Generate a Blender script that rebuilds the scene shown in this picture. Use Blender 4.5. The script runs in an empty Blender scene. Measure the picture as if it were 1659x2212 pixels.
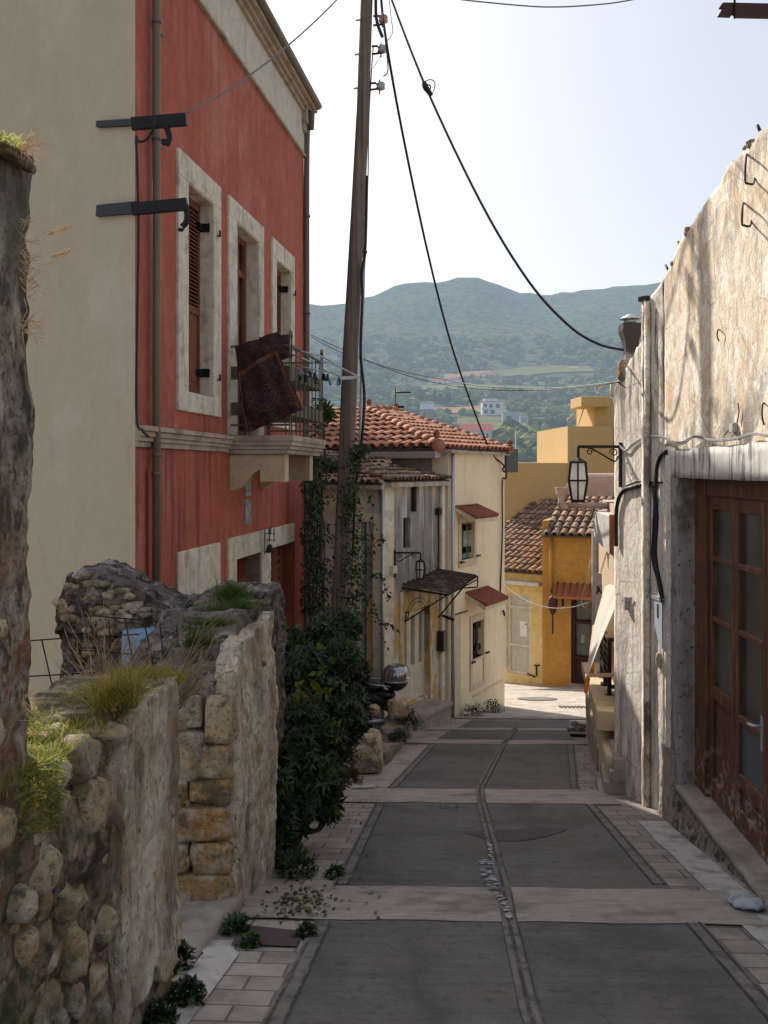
import bpy, bmesh, math, random
from math import radians, sin, cos, pi, sqrt
from mathutils import Vector, noise, Matrix
random.seed(7)
SC = bpy.context.scene
COL = SC.collection
# camera model: level camera at the origin; measurements of the photograph are taken on a 1659x2212 sheet
CX, HY, FP = 829.5, 1015.0, 2000.0
EYE, GR = 1.6, 0.165                      # eye height above the street, fall of the street per metre
def P(x, y, Y): return Vector(((x-CX)/FP*Y, Y, (HY-y)/FP*Y))
def gz(X, Y): return -EYE - GR*Y
def G(x, y, dz=0.0):
    Y = EYE/((y-HY)/FP-GR); v = P(x, y, Y); v.z += dz; return v
def U(a, b): return random.uniform(a, b)
def nz(v, s=1.0): return noise.noise(Vector(v)*s)

# ---------------------------------------------------------------- materials
def _n(t, k, **kw):
    n = t.nodes.new(k)
    for a, b in kw.items(): setattr(n, a, b)
    return n
def col4(c): return (c[0], c[1], c[2], 1.0)
def MAT(name, base, layers=(), rough=.88, bump=.25, bs=40, bst=(1,1,1), var=.18, vs=9, vst=(1,1,1), metal=0, attr=False, spec=.3,
        extra=None, alpha=None, trans=0, bdist=.01):
    m = bpy.data.materials.new(name); m.use_nodes = True
    t = m.node_tree; t.nodes.clear(); L = t.links.new
    out = _n(t, 'ShaderNodeOutputMaterial'); bs_ = _n(t, 'ShaderNodeBsdfPrincipled')
    geo = _n(t, 'ShaderNodeNewGeometry')
    def mapped(st, s):
        mp = _n(t, 'ShaderNodeMapping'); mp.inputs['Scale'].default_value = (st[0]*s, st[1]*s, st[2]*s)
        L(geo.outputs['Position'], mp.inputs['Vector']); return mp.outputs['Vector']
    def noi(st, s, det=6, ro=.6, dist=0):
        n = _n(t, 'ShaderNodeTexNoise'); n.inputs['Scale'].default_value = 1.0
        n.inputs['Detail'].default_value = det; n.inputs['Roughness'].default_value = ro; n.inputs['Distortion'].default_value = dist
        L(mapped(st, s), n.inputs['Vector']); return n.outputs['Fac']
    def rng(sock, lo, hi, a=0, b=1, clamp=True):
        r = _n(t, 'ShaderNodeMapRange'); r.clamp = clamp
        for i, v in zip(('From Min','From Max','To Min','To Max'), (lo, hi, a, b)): r.inputs[i].default_value = v
        L(sock, r.inputs['Value']); return r.outputs['Result']
    def mix(f, a, b, mode='MIX'):
        x = _n(t, 'ShaderNodeMix', data_type='RGBA', blend_type=mode)
        if isinstance(f, float): x.inputs[0].default_value = f
        else: L(f, x.inputs[0])
        for s, v in ((6, a), (7, b)):
            if isinstance(v, tuple): x.inputs[s].default_value = col4(v)
            else: L(v, x.inputs[s])
        return x.outputs[2]
    def mul(a, b):
        x = _n(t, 'ShaderNodeMath', operation='MULTIPLY')
        for i, v in enumerate((a, b)):
            if isinstance(v, float): x.inputs[i].default_value = v
            else: L(v, x.inputs[i])
        return x.outputs[0]
    c = tuple(base)
    if attr:
        at = _n(t, 'ShaderNodeVertexColor', layer_name='Col'); c = mix(1.0, at.outputs['Color'], col4(base)[:3], 'MULTIPLY')
    sep = _n(t, 'ShaderNodeSeparateXYZ'); L(geo.outputs['Position'], sep.inputs[0])
    for l in layers:
        if 'vor' in l:
            v = _n(t, 'ShaderNodeTexVoronoi'); v.inputs['Scale'].default_value = 1.0
            if l['vor'] == 'edge': v.feature = 'DISTANCE_TO_EDGE'
            # warp the cells a little
            L(mapped(l.get('st', (1,1,1)), l['s']), v.inputs['Vector']); f = rng(v.outputs['Distance'], l['lo'], l['hi'])
        else:
            f = rng(noi(l.get('st', (1,1,1)), l['s'], l.get('det', 6), l.get('ro', .62), l.get('dist', 0)), .5+(l['lo']-.5)*.66, .5+(l['hi']-.5)*.66)
        for ax, key in ((0,'x'),(1,'y'),(2,'z')):
            if key in l:
                a, b = l[key]
                f = mul(f, rng(sep.outputs[ax], a, b))
        f = mul(f, float(l.get('k', 1)))
        c = mix(f, c, tuple(l['c']))
    if var:
        v = rng(noi(vst, vs, 8, .65), .25, .75, 1-var, 1+var)
        g = _n(t, 'ShaderNodeCombineXYZ')
        for i in range(3): L(v, g.inputs[i])
        c = mix(1.0, c, g.outputs[0], 'MULTIPLY')
    if extra: c = extra(t, L, c, geo, mix, rng, mapped)
    if isinstance(c, tuple): bs_.inputs['Base Color'].default_value = col4(c)
    else: L(c, bs_.inputs['Base Color'])
    bs_.inputs['Roughness'].default_value = rough; bs_.inputs['Metallic'].default_value = metal
    bs_.inputs['Specular IOR Level'].default_value = spec
    if bump:
        b = _n(t, 'ShaderNodeBump'); b.inputs['Strength'].default_value = bump; b.inputs['Distance'].default_value = bdist
        L(noi(bst, bs, 8, .7), b.inputs['Height']); L(b.outputs[0], bs_.inputs['Normal'])
    sh = bs_.outputs[0]
    if trans:
        tr = _n(t, 'ShaderNodeBsdfTranslucent')
        if isinstance(c, tuple): tr.inputs['Color'].default_value = col4(c)
        else: L(c, tr.inputs['Color'])
        mx = _n(t, 'ShaderNodeMixShader'); mx.inputs[0].default_value = trans
        L(sh, mx.inputs[1]); L(tr.outputs[0], mx.inputs[2]); sh = mx.outputs[0]
    if alpha is not None: bs_.inputs['Alpha'].default_value = alpha
    m['_sh'] = 1
    L(sh, out.inputs[0]); return m
def METAL(name, c, rough=.5, metal=.6, var=.2): return MAT(name, c, rough=rough, metal=metal, bump=.1, bs=80, var=var, vs=20)

# ---------------------------------------------------------------- frames: vertical planes with a plan line
class Fr:
    def __init__(s, a, b, flip=False):
        s.o = Vector((a[0], a[1], 0)); d = Vector((b[0]-a[0], b[1]-a[1], 0)); s.L = d.length; s.u = d.normalized()
        s.n = Vector((s.u.y, -s.u.x, 0))
        if s.n.dot(-s.o) < 0: s.n = -s.n
        if flip: s.n = -s.n
    def p(s, a, z, d=0.0):
        v = s.o + s.u*a + s.n*d; v.z = z; return v
    def s(s, x, d=0.0):
        k = (x-CX)/FP; o = s.o + s.n*d
        return (k*o.y-o.x)/(s.u.x-k*s.u.y)
    def z(s, x, y, d=0.0):
        a = s.s(x, d); return (HY-y)/FP*s.p(a, 0, d).y
    def px(s, x, y, d=0.0): return s.p(s.s(x, d), s.z(x, y, d), d)
WORLD = Fr((0, 0), (1, 0))

# ---------------------------------------------------------------- mesh builder
class MB:
    def __init__(s): s.v = []; s.f = []; s.c = []; s.sm = []
    def add(s, vs, fs, col=(1,1,1), smooth=False):
        o = len(s.v); s.v += [Vector(v) for v in vs]
        for f in fs: s.f.append(tuple(i+o for i in f)); s.c.append(col); s.sm.append(smooth)
    def hexa(s, p, col=(1,1,1)):      # 8 points: bottom 4 ccw, top 4 ccw
        s.add(p, [(3,2,1,0),(4,5,6,7),(0,1,5,4),(1,2,6,5),(2,3,7,6),(3,0,4,7)], col)
    def box(s, fr, a0, a1, z0, z1, d0, d1, col=(1,1,1)):
        s.hexa([fr.p(a0,z0,d1), fr.p(a1,z0,d1), fr.p(a1,z0,d0), fr.p(a0,z0,d0),
                fr.p(a0,z1,d1), fr.p(a1,z1,d1), fr.p(a1,z1,d0), fr.p(a0,z1,d0)], col); return s
    def bar(s, a, b, w, h=None, up=(0,0,1), col=(1,1,1)):
        a, b = Vector(a), Vector(b); h = h or w; d = (b-a).normalized(); up = Vector(up)
        x = d.cross(up)
        if x.length < 1e-4: x = d.cross(Vector((1,0,0)))
        x.normalize(); y = x.cross(d).normalized(); x *= w/2; y *= h/2
        s.hexa([a-x-y, a+x-y, b+x-y, b-x-y, a-x+y, a+x+y, b+x+y, b-x+y], col); return s
    def tube(s, pts, r, n=8, col=(1,1,1), cap=True):
        pts = [Vector(p) for p in pts]; m = len(pts)
        rs = r if isinstance(r, (list, tuple)) else [r]*m
        o = len(s.v); ref = None; fs = []; vs = []
        for i, p in enumerate(pts):
            d = (pts[min(i+1, m-1)]-pts[max(i-1, 0)]).normalized()
            if ref is None: ref = d.orthogonal().normalized()
            ref = (ref - d*ref.dot(d)).normalized(); q = d.cross(ref)
            for k in range(n):
                a = 2*pi*k/n; vs.append(p+(ref*cos(a)+q*sin(a))*rs[i])
        for i in range(m-1):
            for k in range(n): fs.append((i*n+k, i*n+(k+1)%n, (i+1)*n+(k+1)%n, (i+1)*n+k))
        if cap: fs.append(tuple(range(n))[::-1]); fs.append(tuple((m-1)*n+k for k in range(n)))
        s.add(vs, fs, col, True); return s
    def poly(s, pts, col=(1,1,1), smooth=False): s.add(pts, [tuple(range(len(pts)))], col, smooth); return s
    def prism(s, pts, off, col=(1,1,1)):     # planar polygon pts extruded by vector off
        n = len(pts); off = Vector(off); vs = [Vector(p) for p in pts]+[Vector(p)+off for p in pts]
        s.add(vs, [tuple(range(n))[::-1], tuple(range(n, 2*n))]+[(i, (i+1)%n, (i+1)%n+n, i+n) for i in range(n)], col); return s
    def lathe(s, c, prof, n=12, col=(1,1,1), rot=0, smooth=True):
        c = Vector(c); vs = []
        for r, z in prof:
            for k in range(n): a = 2*pi*k/n+rot; vs.append(c+Vector((r*cos(a), r*sin(a), z)))
        m = len(prof); fs = [(i*n+k, i*n+(k+1)%n, (i+1)*n+(k+1)%n, (i+1)*n+k) for i in range(m-1) for k in range(n)]
        fs += [tuple(range(n))[::-1], tuple((m-1)*n+k for k in range(n))]
        s.add(vs, fs, col, smooth); return s
    def build(s, name, mat, parent=None, bevel=0, weld=False):
        me = bpy.data.meshes.new(name); vs = s.v
        base = Vector((0,0,0))
        if parent is not None: base = WL[parent.name]
        elif s.v:
            xs = [v.x for v in vs]; ys = [v.y for v in vs]; zs = [v.z for v in vs]
            base = Vector(((min(xs)+max(xs))/2, (min(ys)+max(ys))/2, min(zs)))
        me.from_pydata([tuple(v-base) for v in vs], [], s.f)
        if any(c != (1,1,1) for c in s.c):
            ca = me.color_attributes.new('Col', 'FLOAT_COLOR', 'CORNER'); arr = []
            for f, c in zip(s.f, s.c): arr += [c[0], c[1], c[2], 1.0]*len(f)
            ca.data.foreach_set('color', arr)
        elif mat and mat.name.endswith('_tint'):
            ca = me.color_attributes.new('Col', 'FLOAT_COLOR', 'CORNER')
            ca.data.foreach_set('color', [1.0]*(4*len(ca.data)))
        me.polygons.foreach_set('use_smooth', s.sm)
        if weld:
            bm = bmesh.new(); bm.from_mesh(me); bmesh.ops.remove_doubles(bm, verts=bm.verts, dist=.0005)
            bmesh.ops.recalc_face_normals(bm, faces=bm.faces); bm.to_mesh(me); bm.free()
        o = bpy.data.objects.new(name, me); COL.objects.link(o)
        if mat: me.materials.append(mat)
        if parent is not None: o.parent = parent
        else: o.location = base
        WL[o.name] = base
        if bevel:
            b = o.modifiers.new('bevel', 'BEVEL'); b.width = bevel; b.segments = 2; b.limit_method = 'ANGLE'; b.angle_limit = radians(40)
        return o
WL = {}
def tag(o, label=None, cat=None, group=None, kind=None):
    for k, v in (('label', label), ('category', cat), ('group', group), ('kind', kind)):
        if v: o[k] = v
    return o
def thing(name, loc, label, cat, group=None):
    o = bpy.data.objects.new(name, None); COL.objects.link(o); o.location = loc; o.empty_display_size = .1
    WL[o.name] = Vector(loc); return tag(o, label, cat, group)
def struct(name, mb, mat, **k):
    o = mb.build(name, mat, **k); return tag(o, kind='structure')

def wall_cells(mb, fr, a0, a1, z0, z1, ops, d0, d1, col=(1,1,1)):
    """wall slab with rectangular openings (a0,a1,z0,z1)"""
    xs = sorted({a0, a1, *[min(max(v, a0), a1) for o in ops for v in o[:2]]})
    for i in range(len(xs)-1):
        l, r = xs[i], xs[i+1]
        if r-l < 1e-5: continue
        cuts = sorted([(o[2], o[3]) for o in ops if o[0] <= l+1e-6 and o[1] >= r-1e-6]); z = z0
        for b, t in cuts:
            if b > z: mb.box(fr, l, r, z, b, d0, d1, col)
            z = max(z, t)
        if z1 > z: mb.box(fr, l, r, z, z1, d0, d1, col)
def rough_block(mb, fr, a0, a1, z0, z1, d0, d1, res=.05, amp=.02, fq=6, col=(1,1,1), big=0, bfq=1.5, seed=0, smooth=True):
    """displaced block; z0,z1,d0,d1 may be functions of a (d also of z)"""
    fz0 = z0 if callable(z0) else (lambda a: z0); fz1 = z1 if callable(z1) else (lambda a: z1)
    fd0 = d0 if callable(d0) else (lambda a, z: d0); fd1 = d1 if callable(d1) else (lambda a, z: d1)
    am = (a0+a1)/2; H = fz1(am)-fz0(am); D = abs(fd1(am, fz0(am))-fd0(am, fz0(am)))
    na, nh, nd = (max(1, int(x/res)) for x in (abs(a1-a0), H, D))
    sd = Vector((seed*13.7, seed*3.1, seed*7.9))
    def pt(i, j, k):
        a = a0+(a1-a0)*i/na; b = fz0(a); z = b+(fz1(a)-b)*j/nh
        d = fd0(a, z)+(fd1(a, z)-fd0(a, z))*k/nd; p = fr.p(a, z, d); q = p+sd
        w = noise.noise_vector(q*fq)*amp + noise.noise_vector(q*fq*2.7)*amp*.5
        if big: w += noise.noise_vector(q*bfq)*big
        return p+w
    def grid(n1, n2, f):
        vs = [f(i, j) for j in range(n2+1) for i in range(n1+1)]
        fs = [(j*(n1+1)+i, j*(n1+1)+i+1, (j+1)*(n1+1)+i+1, (j+1)*(n1+1)+i) for j in range(n2) for i in range(n1)]
        mb.add(vs, fs, col, smooth)
    grid(na, nh, lambda i, j: pt(i, j, nd)); grid(na, nh, lambda i, j: pt(na-i, j, 0))
    grid(na, nd, lambda i, k: pt(i, nh, nd-k)); grid(na, nd, lambda i, k: pt(i, 0, k))
    grid(nd, nh, lambda k, j: pt(0, j, k)); grid(nd, nh, lambda k, j: pt(na, j, nd-k))
# unit stone
def _ico(sub):
    bm = bmesh.new(); bmesh.ops.create_icosphere(bm, subdivisions=sub, radius=1)
    v = [x.co.copy() for x in bm.verts]; f = [tuple(y.index for y in x.verts) for x in bm.faces]; bm.free(); return v, f
ICO2, ICO3, ICO1 = _ico(2), _ico(3), _ico(1)
def stone(mb, c, r, fr=WORLD, col=(1,1,1), sq=.6, amp=.12, sub=ICO3, rot=0, seed=None):
    """stone: r=(along wall, along normal, up)"""
    c = Vector(c); sd = Vector((U(0,99), U(0,99), U(0,99))); vs = []
    cr, sr = cos(rot), sin(rot)
    pls = [(rdir(), U(.66,.92)) for i in range(11)] if sq > .41 else [(rdir(), U(.9,1.05)) for i in range(7)]
    if sq > .41: sq = .8
    amp = min(amp, .2)
    for v in sub[0]:
        q = Vector([math.copysign(abs(t)**sq, t) for t in v])
        lim = 1.0
        for pn, pd in pls:
            t = v.dot(pn)
            if t > .05: lim = min(lim, pd/t)
        q *= lim
        q *= 1+amp*noise.noise(v*1.3+sd)*1.2+amp*.5*noise.noise(v*3.5+sd)+amp*.25*noise.noise(v*8+sd)
        a, d, z = q.x*r[0], q.y*r[1], q.z*r[2]; a, z = a*cr-z*sr, a*sr+z*cr
        vs.append(c+fr.u*a+fr.n*d+Vector((0,0,z)))
    mb.add(vs, sub[1], col, True)
def stonecol():
    b = random.choice([(1,.95,.85), (1,.86,.66), (.85,.82,.78), (.95,.8,.6), (.7,.66,.6), (1.1,1.02,.92)]); k = U(.7, 1.15)
    return tuple(x*k for x in b)
def leaf(mb, p, d, up, l, w, col, fold=.25):
    d = Vector(d).normalized(); s = d.cross(Vector(up)); 
    if s.length < 1e-3: s = d.orthogonal()
    s.normalize(); n = s.cross(d); p = Vector(p)
    mb.add([p, p+d*l*.35+s*w+n*fold*w, p+d*l-n*l*.12, p+d*l*.35-s*w+n*fold*w, p+d*l*.4], [(0,4,1),(1,4,2),(0,3,4),(3,2,4)], col)
def rdir():
    while True:
        v = Vector((U(-1,1), U(-1,1), U(-1,1)))
        if .1 < v.length < 1: return v.normalized()
def blade(mb, p, d, l, w, bend, col):
    p = Vector(p); d = Vector(d).normalized(); s = d.cross(rdir()).normalized()*w; b = Vector((bend[0], bend[1], 0))*l
    q1 = p+d*l*.5+b*.25; q2 = p+d*l*.95+b; q2.z -= .15*l*Vector(bend).length
    mb.add([p-s, p+s, q1+s*.7, q1-s*.7, q2], [(0,1,2,3),(3,2,4)], col)
def sag(a, b, drop, n=20):
    a, b = Vector(a), Vector(b); r = []
    for i in range(n+1):
        t = i/n; v = a.lerp(b, t); v.z -= drop*4*t*(1-t); r.append(v)
    return r
def spline(pts, n=6):
    pts = [Vector(p) for p in pts]; r = []
    for i in range(len(pts)-1):
        p0 = pts[max(i-1,0)]; p1 = pts[i]; p2 = pts[i+1]; p3 = pts[min(i+2, len(pts)-1)]
        for k in range(n):
            t = k/n; r.append(.5*((2*p1)+(p2-p0)*t+(2*p0-5*p1+4*p2-p3)*t*t+(3*p1-p0-3*p2+p3)*t**3))
    r.append(pts[-1]); return r
def tile_field(mb, poly, eave0, eave1, up, tw=.2, tl=.38, r=.085, col=None, lift=.03, sub=6):
    """barrel tiles laid on a planar roof polygon; eave0->eave1 is the eave line, up = unit vector up the slope"""
    e = (eave1-eave0); L = e.length; e = e.normalized(); up = Vector(up).normalized(); n = e.cross(up).normalized()
    if n.z < 0: n = -n
    P2 = [((p-eave0).dot(e), (p-eave0).dot(up)) for p in poly]
    def span(x):
        ys = []
        for i in range(len(P2)):
            (x0, y0), (x1, y1) = P2[i], P2[(i+1) % len(P2)]
            if (x0-x)*(x1-x) < 0: ys.append(y0+(y1-y0)*(x-x0)/(x1-x0))
        return (min(ys), max(ys)) if len(ys) >= 2 else None
    xmin = min(p[0] for p in P2); xmax = max(p[0] for p in P2); k = int((xmax-xmin)/tw)
    for i in range(k+1):
        x = xmin+(i+.5)*tw; sp = span(x)
        if not sp: continue
        lo, hi = sp; m = max(1, int(math.ceil((hi-lo)/tl)))
        for j in range(m):
            y0 = lo+j*tl-.03; y1 = min(lo+(j+1)*tl+.05, hi+.04)
            c = col() if col else (1,1,1); jx = U(-.012, .012); jr = r*U(.95, 1.05)
            vs = []
            for (yy, rr, hh) in ((y0, jr, lift), (y1, jr*.86, 0)):
                for q in range(sub+1):
                    a = pi*q/sub; vs.append(eave0+e*(x+jx+cos(a)*rr)+up*yy+n*(hh+sin(a)*rr))
            fs = [(q, q+1, sub+2+q, sub+1+q) for q in range(sub)]
            mb.add(vs, fs, c, True)
            # dark mouth/thickness at the lower end
            vs2 = []
            for rr in (jr, jr*.78):
                for q in range(sub+1):
                    a = pi*q/sub; vs2.append(eave0+e*(x+jx+cos(a)*rr)+up*y0+n*(lift+sin(a)*rr))
            mb.add(vs2, [(q+1, q, sub+1+q, sub+2+q) for q in range(sub)], tuple(t*.8 for t in c))
# ---------------------------------------------------------------- materials
DK = (.03,.028,.025)
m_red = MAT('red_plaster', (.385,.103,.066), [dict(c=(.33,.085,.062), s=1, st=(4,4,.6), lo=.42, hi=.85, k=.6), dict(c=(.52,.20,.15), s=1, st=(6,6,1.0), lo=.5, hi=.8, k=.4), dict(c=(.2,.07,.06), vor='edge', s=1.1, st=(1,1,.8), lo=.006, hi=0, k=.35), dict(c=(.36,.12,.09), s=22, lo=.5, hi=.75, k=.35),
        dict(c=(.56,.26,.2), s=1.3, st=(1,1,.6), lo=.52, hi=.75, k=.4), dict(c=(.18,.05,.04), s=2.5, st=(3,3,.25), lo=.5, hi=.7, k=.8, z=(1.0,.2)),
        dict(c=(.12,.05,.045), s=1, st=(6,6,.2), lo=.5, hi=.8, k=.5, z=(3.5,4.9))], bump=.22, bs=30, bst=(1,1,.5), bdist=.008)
m_creamwall = MAT('cream_plaster', (.475,.405,.31), [dict(c=(.41,.345,.26), s=.9, st=(1,1,.5), lo=.42, hi=.85, k=.6), dict(c=(.3,.25,.2), vor='edge', s=.8, lo=.004, hi=0, k=.25), dict(c=(.50,.465,.39), s=.7, lo=.55, hi=.75, k=.7),
        dict(c=(.30,.25,.19), s=2.2, st=(1.5,1.5,.6), lo=.6, hi=.95, k=.4), dict(c=(.2,.2,.16), s=14, lo=.80, hi=.86, k=.5)], bump=.15, bs=25, var=.07, bdist=.008)
m_frieze = MAT('pale_frieze', (.55,.52,.45), [dict(c=(.35,.33,.29), s=1, st=(5,5,.5), lo=.5, hi=.8, k=.6)], bump=.1)
m_stone = MAT('dressed_stone', (.62,.56,.46), [dict(c=(.30,.27,.23), s=7, lo=.5, hi=.72, k=.6), dict(c=(.7,.66,.58), s=3, lo=.5, hi=.7, k=.6), dict(c=(.2,.18,.16), s=2, st=(4,4,.4), lo=.58, hi=.8, k=.6)], bump=.35, bs=45)
m_mould = MAT('weathered_moulding', (.42,.35,.28), [dict(c=(.18,.15,.13), s=4, lo=.48, hi=.75, k=.7), dict(c=(.42,.24,.19), s=3, lo=.5, hi=.8, k=.4)], bump=.4, bs=35)
m_corbel = MAT('ochre_corbel', (.52,.43,.29), [dict(c=(.36,.27,.18), s=3, lo=.45, hi=.75, k=.7)], bump=.2)
m_wood = MAT('brown_shutter_paint', (.20,.068,.034), [dict(c=(.12,.035,.02), s=1, st=(20,20,1.2), lo=.45, hi=.7, k=.8)], rough=.6, bump=.15, bst=(1,1,.08), bs=90)
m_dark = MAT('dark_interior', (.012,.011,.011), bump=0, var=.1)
m_iron = METAL('rusty_iron', (.035,.028,.024), .7, .3, .4)
m_ironblk = METAL('black_iron', (.02,.02,.022), .5, .5)
m_olive = METAL('olive_painted_iron', (.13,.115,.08), .6, .1)
m_pipe = METAL('brown_downpipe', (.15,.12,.10), .5, .1, .1)
m_pipered = METAL('red_pipe', (.34,.06,.045), .5, .05, .1)
m_galv = METAL('galvanised_steel', (.45,.47,.48), .45, .6)
m_cable = MAT('black_cable', (.015,.016,.017), bump=0, rough=.5, var=.1)
m_wire = MAT('grey_wire', (.16,.16,.16), bump=0, rough=.5, var=.1)
m_pole = MAT('pole_wood', (.185,.145,.12), [dict(c=(.07,.045,.035), s=1, st=(25,25,.7), lo=.42, hi=.7, k=.8), dict(c=(.29,.25,.215), s=1, st=(30,30,.5), lo=.55, hi=.75, k=.6)], bump=.5, bs=60, bst=(1,1,.05))
m_carpet = MAT('carpet_pile', (.052,.016,.015), [dict(c=(.03,.018,.024), s=9, lo=.5, hi=.6, k=.9), dict(c=(.09,.042,.028), s=14, st=(1,1,2.4), lo=.56, hi=.62, k=.7), dict(c=(.045,.05,.065), s=22, lo=.58, hi=.64, k=.7)], bump=.3, bs=200, rough=1)
m_carpetb = MAT('carpet_border', (.16,.07,.045), [dict(c=(.05,.02,.02), s=35, lo=.5, hi=.6, k=.8)], bump=.3, bs=200, rough=1)
# rubble
m_rub = MAT('rubble_stone_tint', (.54,.445,.33), [dict(c=(.62,.57,.49), s=30, lo=.52, hi=.7, k=.6), dict(c=(.09,.075,.06), s=45, lo=.56, hi=.7, k=.7), dict(c=(.58,.54,.47), s=9, lo=.52, hi=.7, k=.7), dict(c=(.10,.085,.07), s=6, lo=.54, hi=.68, k=.75), dict(c=(.32,.2,.1), s=4, lo=.55, hi=.7, k=.5),
        dict(c=(.10,.12,.045), s=3.3, lo=.58, hi=.7, k=.5)], bump=1, bs=34, attr=True, bdist=.03, rough=.95)
m_mortar = MAT('old_mortar', (.27,.20,.135), [dict(c=(.05,.04,.03), s=7, lo=.45, hi=.6, k=.9), dict(c=(.42,.35,.25), s=5, lo=.52, hi=.66, k=.8), dict(c=(.07,.05,.035), s=24, lo=.5, hi=.66, k=.7), dict(c=(.07,.085,.03), s=3, lo=.55, hi=.68, k=.7)], bump=1, bs=30, bdist=.03, rough=.95)
m_oldplaster = MAT('old_lime_plaster', (.76,.655,.50), [dict(c=(.30,.22,.15), s=1.8, st=(1,1,.7), lo=.52, hi=.66, k=.7), dict(c=(.42,.35,.275), s=9, lo=.5, hi=.54, k=.65), dict(c=(.13,.11,.095), s=1, st=(7,7,2), lo=.56, hi=.66, k=.7), dict(c=(.10,.08,.06), s=30, lo=.6, hi=.72, k=.7), dict(c=(.34,.285,.23), s=1, st=(16,16,2.5), lo=.48, hi=.7, k=.7), dict(c=(.74,.68,.57), s=1, st=(4,4,1.2), lo=.5, hi=.7, k=.6),
        dict(c=(.06,.045,.03), s=1, st=(60,60,14), lo=.68, hi=.72, k=.9), dict(c=(.12,.10,.09), s=3, st=(1,1,.8), lo=.52, hi=.68, k=.65, z=(-1.75,-1.0)), dict(c=(.38,.24,.12), s=3.2, lo=.55, hi=.7, k=.55)], bump=1, bs=34, bst=(1,1,.5), bdist=.025)
m_lumpy = MAT('lichen_stone', (.15,.125,.115), [dict(c=(.42,.38,.35), s=10, lo=.5, hi=.66, k=.75), dict(c=(.04,.032,.034), s=14, lo=.50, hi=.6, k=.9), dict(c=(.2,.11,.1), s=5, lo=.52, hi=.68, k=.5), dict(c=(.09,.1,.04), s=5, lo=.6, hi=.7, k=.5)], bump=1, bs=26, bdist=.035, rough=.95)
m_pillar = MAT('pillar_stone', (.30,.25,.20), [dict(c=(.5,.44,.36), s=26, lo=.5, hi=.68, k=.6), dict(c=(.06,.05,.04), s=40, lo=.54, hi=.68, k=.8), dict(c=(.05,.042,.036), s=1, st=(12,12,5), lo=.48, hi=.62, k=.85), dict(c=(.55,.49,.40), s=1, st=(9,9,3.5), lo=.55, hi=.68, k=.85), dict(c=(.25,.10,.035), s=5, lo=.5, hi=.66, k=.8, z=(.1,-.5)),
        dict(c=(.13,.12,.10), s=3, lo=.4, hi=.6, k=.7, z=(-.1,.5))], bump=1, bs=30, bdist=.03, rough=.95)
# right hand building
m_rw = MAT('peeling_limewash', (.80,.69,.53), [dict(c=(.87,.82,.72), s=2.2, lo=.48, hi=.62, k=.8), dict(c=(.66,.52,.38), s=3.3, st=(1,1,.8), lo=.50, hi=.53, k=.6), dict(c=(.90,.86,.78), s=5.5, lo=.56, hi=.585, k=.7), dict(c=(.52,.40,.30), s=1, st=(13,13,6), lo=.60, hi=.66, k=.7), dict(c=(.26,.19,.14), vor='edge', s=2.1, st=(1,1,.6), lo=.012, hi=.0, k=.6), dict(c=(.36,.28,.21), s=1, st=(50,50,26), lo=.62, hi=.72, k=.8), dict(c=(.45,.34,.25), s=60, lo=.6, hi=.75, k=.6),
        dict(c=(.70,.45,.22), s=2.7, lo=.6, hi=.7, k=.5), dict(c=(.16,.14,.13), s=3.4, lo=.5, hi=.66, k=.9, z=(.72,.22)), dict(c=(.30,.25,.2), s=6, st=(1,1,.5), lo=.45, hi=.62, k=.7, z=(1.1,1.7))],
        bump=.8, bs=26, bst=(1,1,.8), bdist=.016)
m_rwb = MAT('grey_streaked_limewash', (.84,.76,.65), [dict(c=(.86,.82,.75), s=1, st=(7,7,1.6), lo=.48, hi=.56, k=.8), dict(c=(.24,.22,.215), s=1, st=(9,9,1.3), lo=.44, hi=.60, k=.7, z=(-.8,-2.0)), dict(c=(.56,.45,.35), s=9, lo=.56, hi=.6, k=.6), dict(c=(.25,.2,.17), vor='edge', s=2.6, st=(1,1,.5), lo=.014, hi=.0, k=.6), dict(c=(.34,.28,.23), s=50, lo=.6, hi=.74, k=.7), dict(c=(.13,.12,.11), s=1, st=(10,10,2), lo=.5, hi=.6, k=.9, z=(.1,.7)),
        dict(c=(.5,.36,.3), s=1, st=(16,16,2), lo=.58, hi=.66, k=.6)], bump=.8, bs=24, bst=(1,1,.7), bdist=.016)
m_lintel = MAT('stained_lintel', (.62,.58,.54), [dict(c=(.10,.095,.095), s=1, st=(14,14,1.6), lo=.48, hi=.64, k=.85), dict(c=(.65,.62,.58), s=4, lo=.5, hi=.7, k=.6)], bump=.5, bs=25, bdist=.015)
m_jamb = MAT('mauve_grey_plaster', (.33,.29,.275), [dict(c=(.22,.185,.17), s=1, st=(8,8,1.5), lo=.45, hi=.65, k=.7), dict(c=(.42,.32,.18), s=3, lo=.58, hi=.68, k=.7, z=(-1.3,-1.9)), dict(c=(.11,.09,.08), s=5, lo=.54, hi=.66, k=.7), dict(c=(.36,.27,.22), s=2, lo=.5, hi=.6, k=.7, z=(-1.5,-2.0)), dict(c=(.05,.045,.04), s=26, lo=.68, hi=.70, k=.9)], bump=.4, bs=22, bdist=.012)
m_door = MAT('worn_door_paint', (.125,.050,.026), [dict(c=(.06,.022,.014), s=1, st=(24,24,1.5), lo=.45, hi=.68, k=.8), dict(c=(.34,.27,.23), s=9, lo=.54, hi=.6, k=.7, z=(-1.95,-2.4)), dict(c=(.30,.12,.05), s=1, st=(30,30,2), lo=.58, hi=.7, k=.6)], rough=.55, bump=.3, bs=60, bst=(1,1,.2), spec=.4)
m_glass = MAT('dusty_glass', (.035,.04,.042), [dict(c=(.10,.105,.10), s=2.5, lo=.45, hi=.7, k=.6)], rough=.22, bump=.02, spec=.6)
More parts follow.
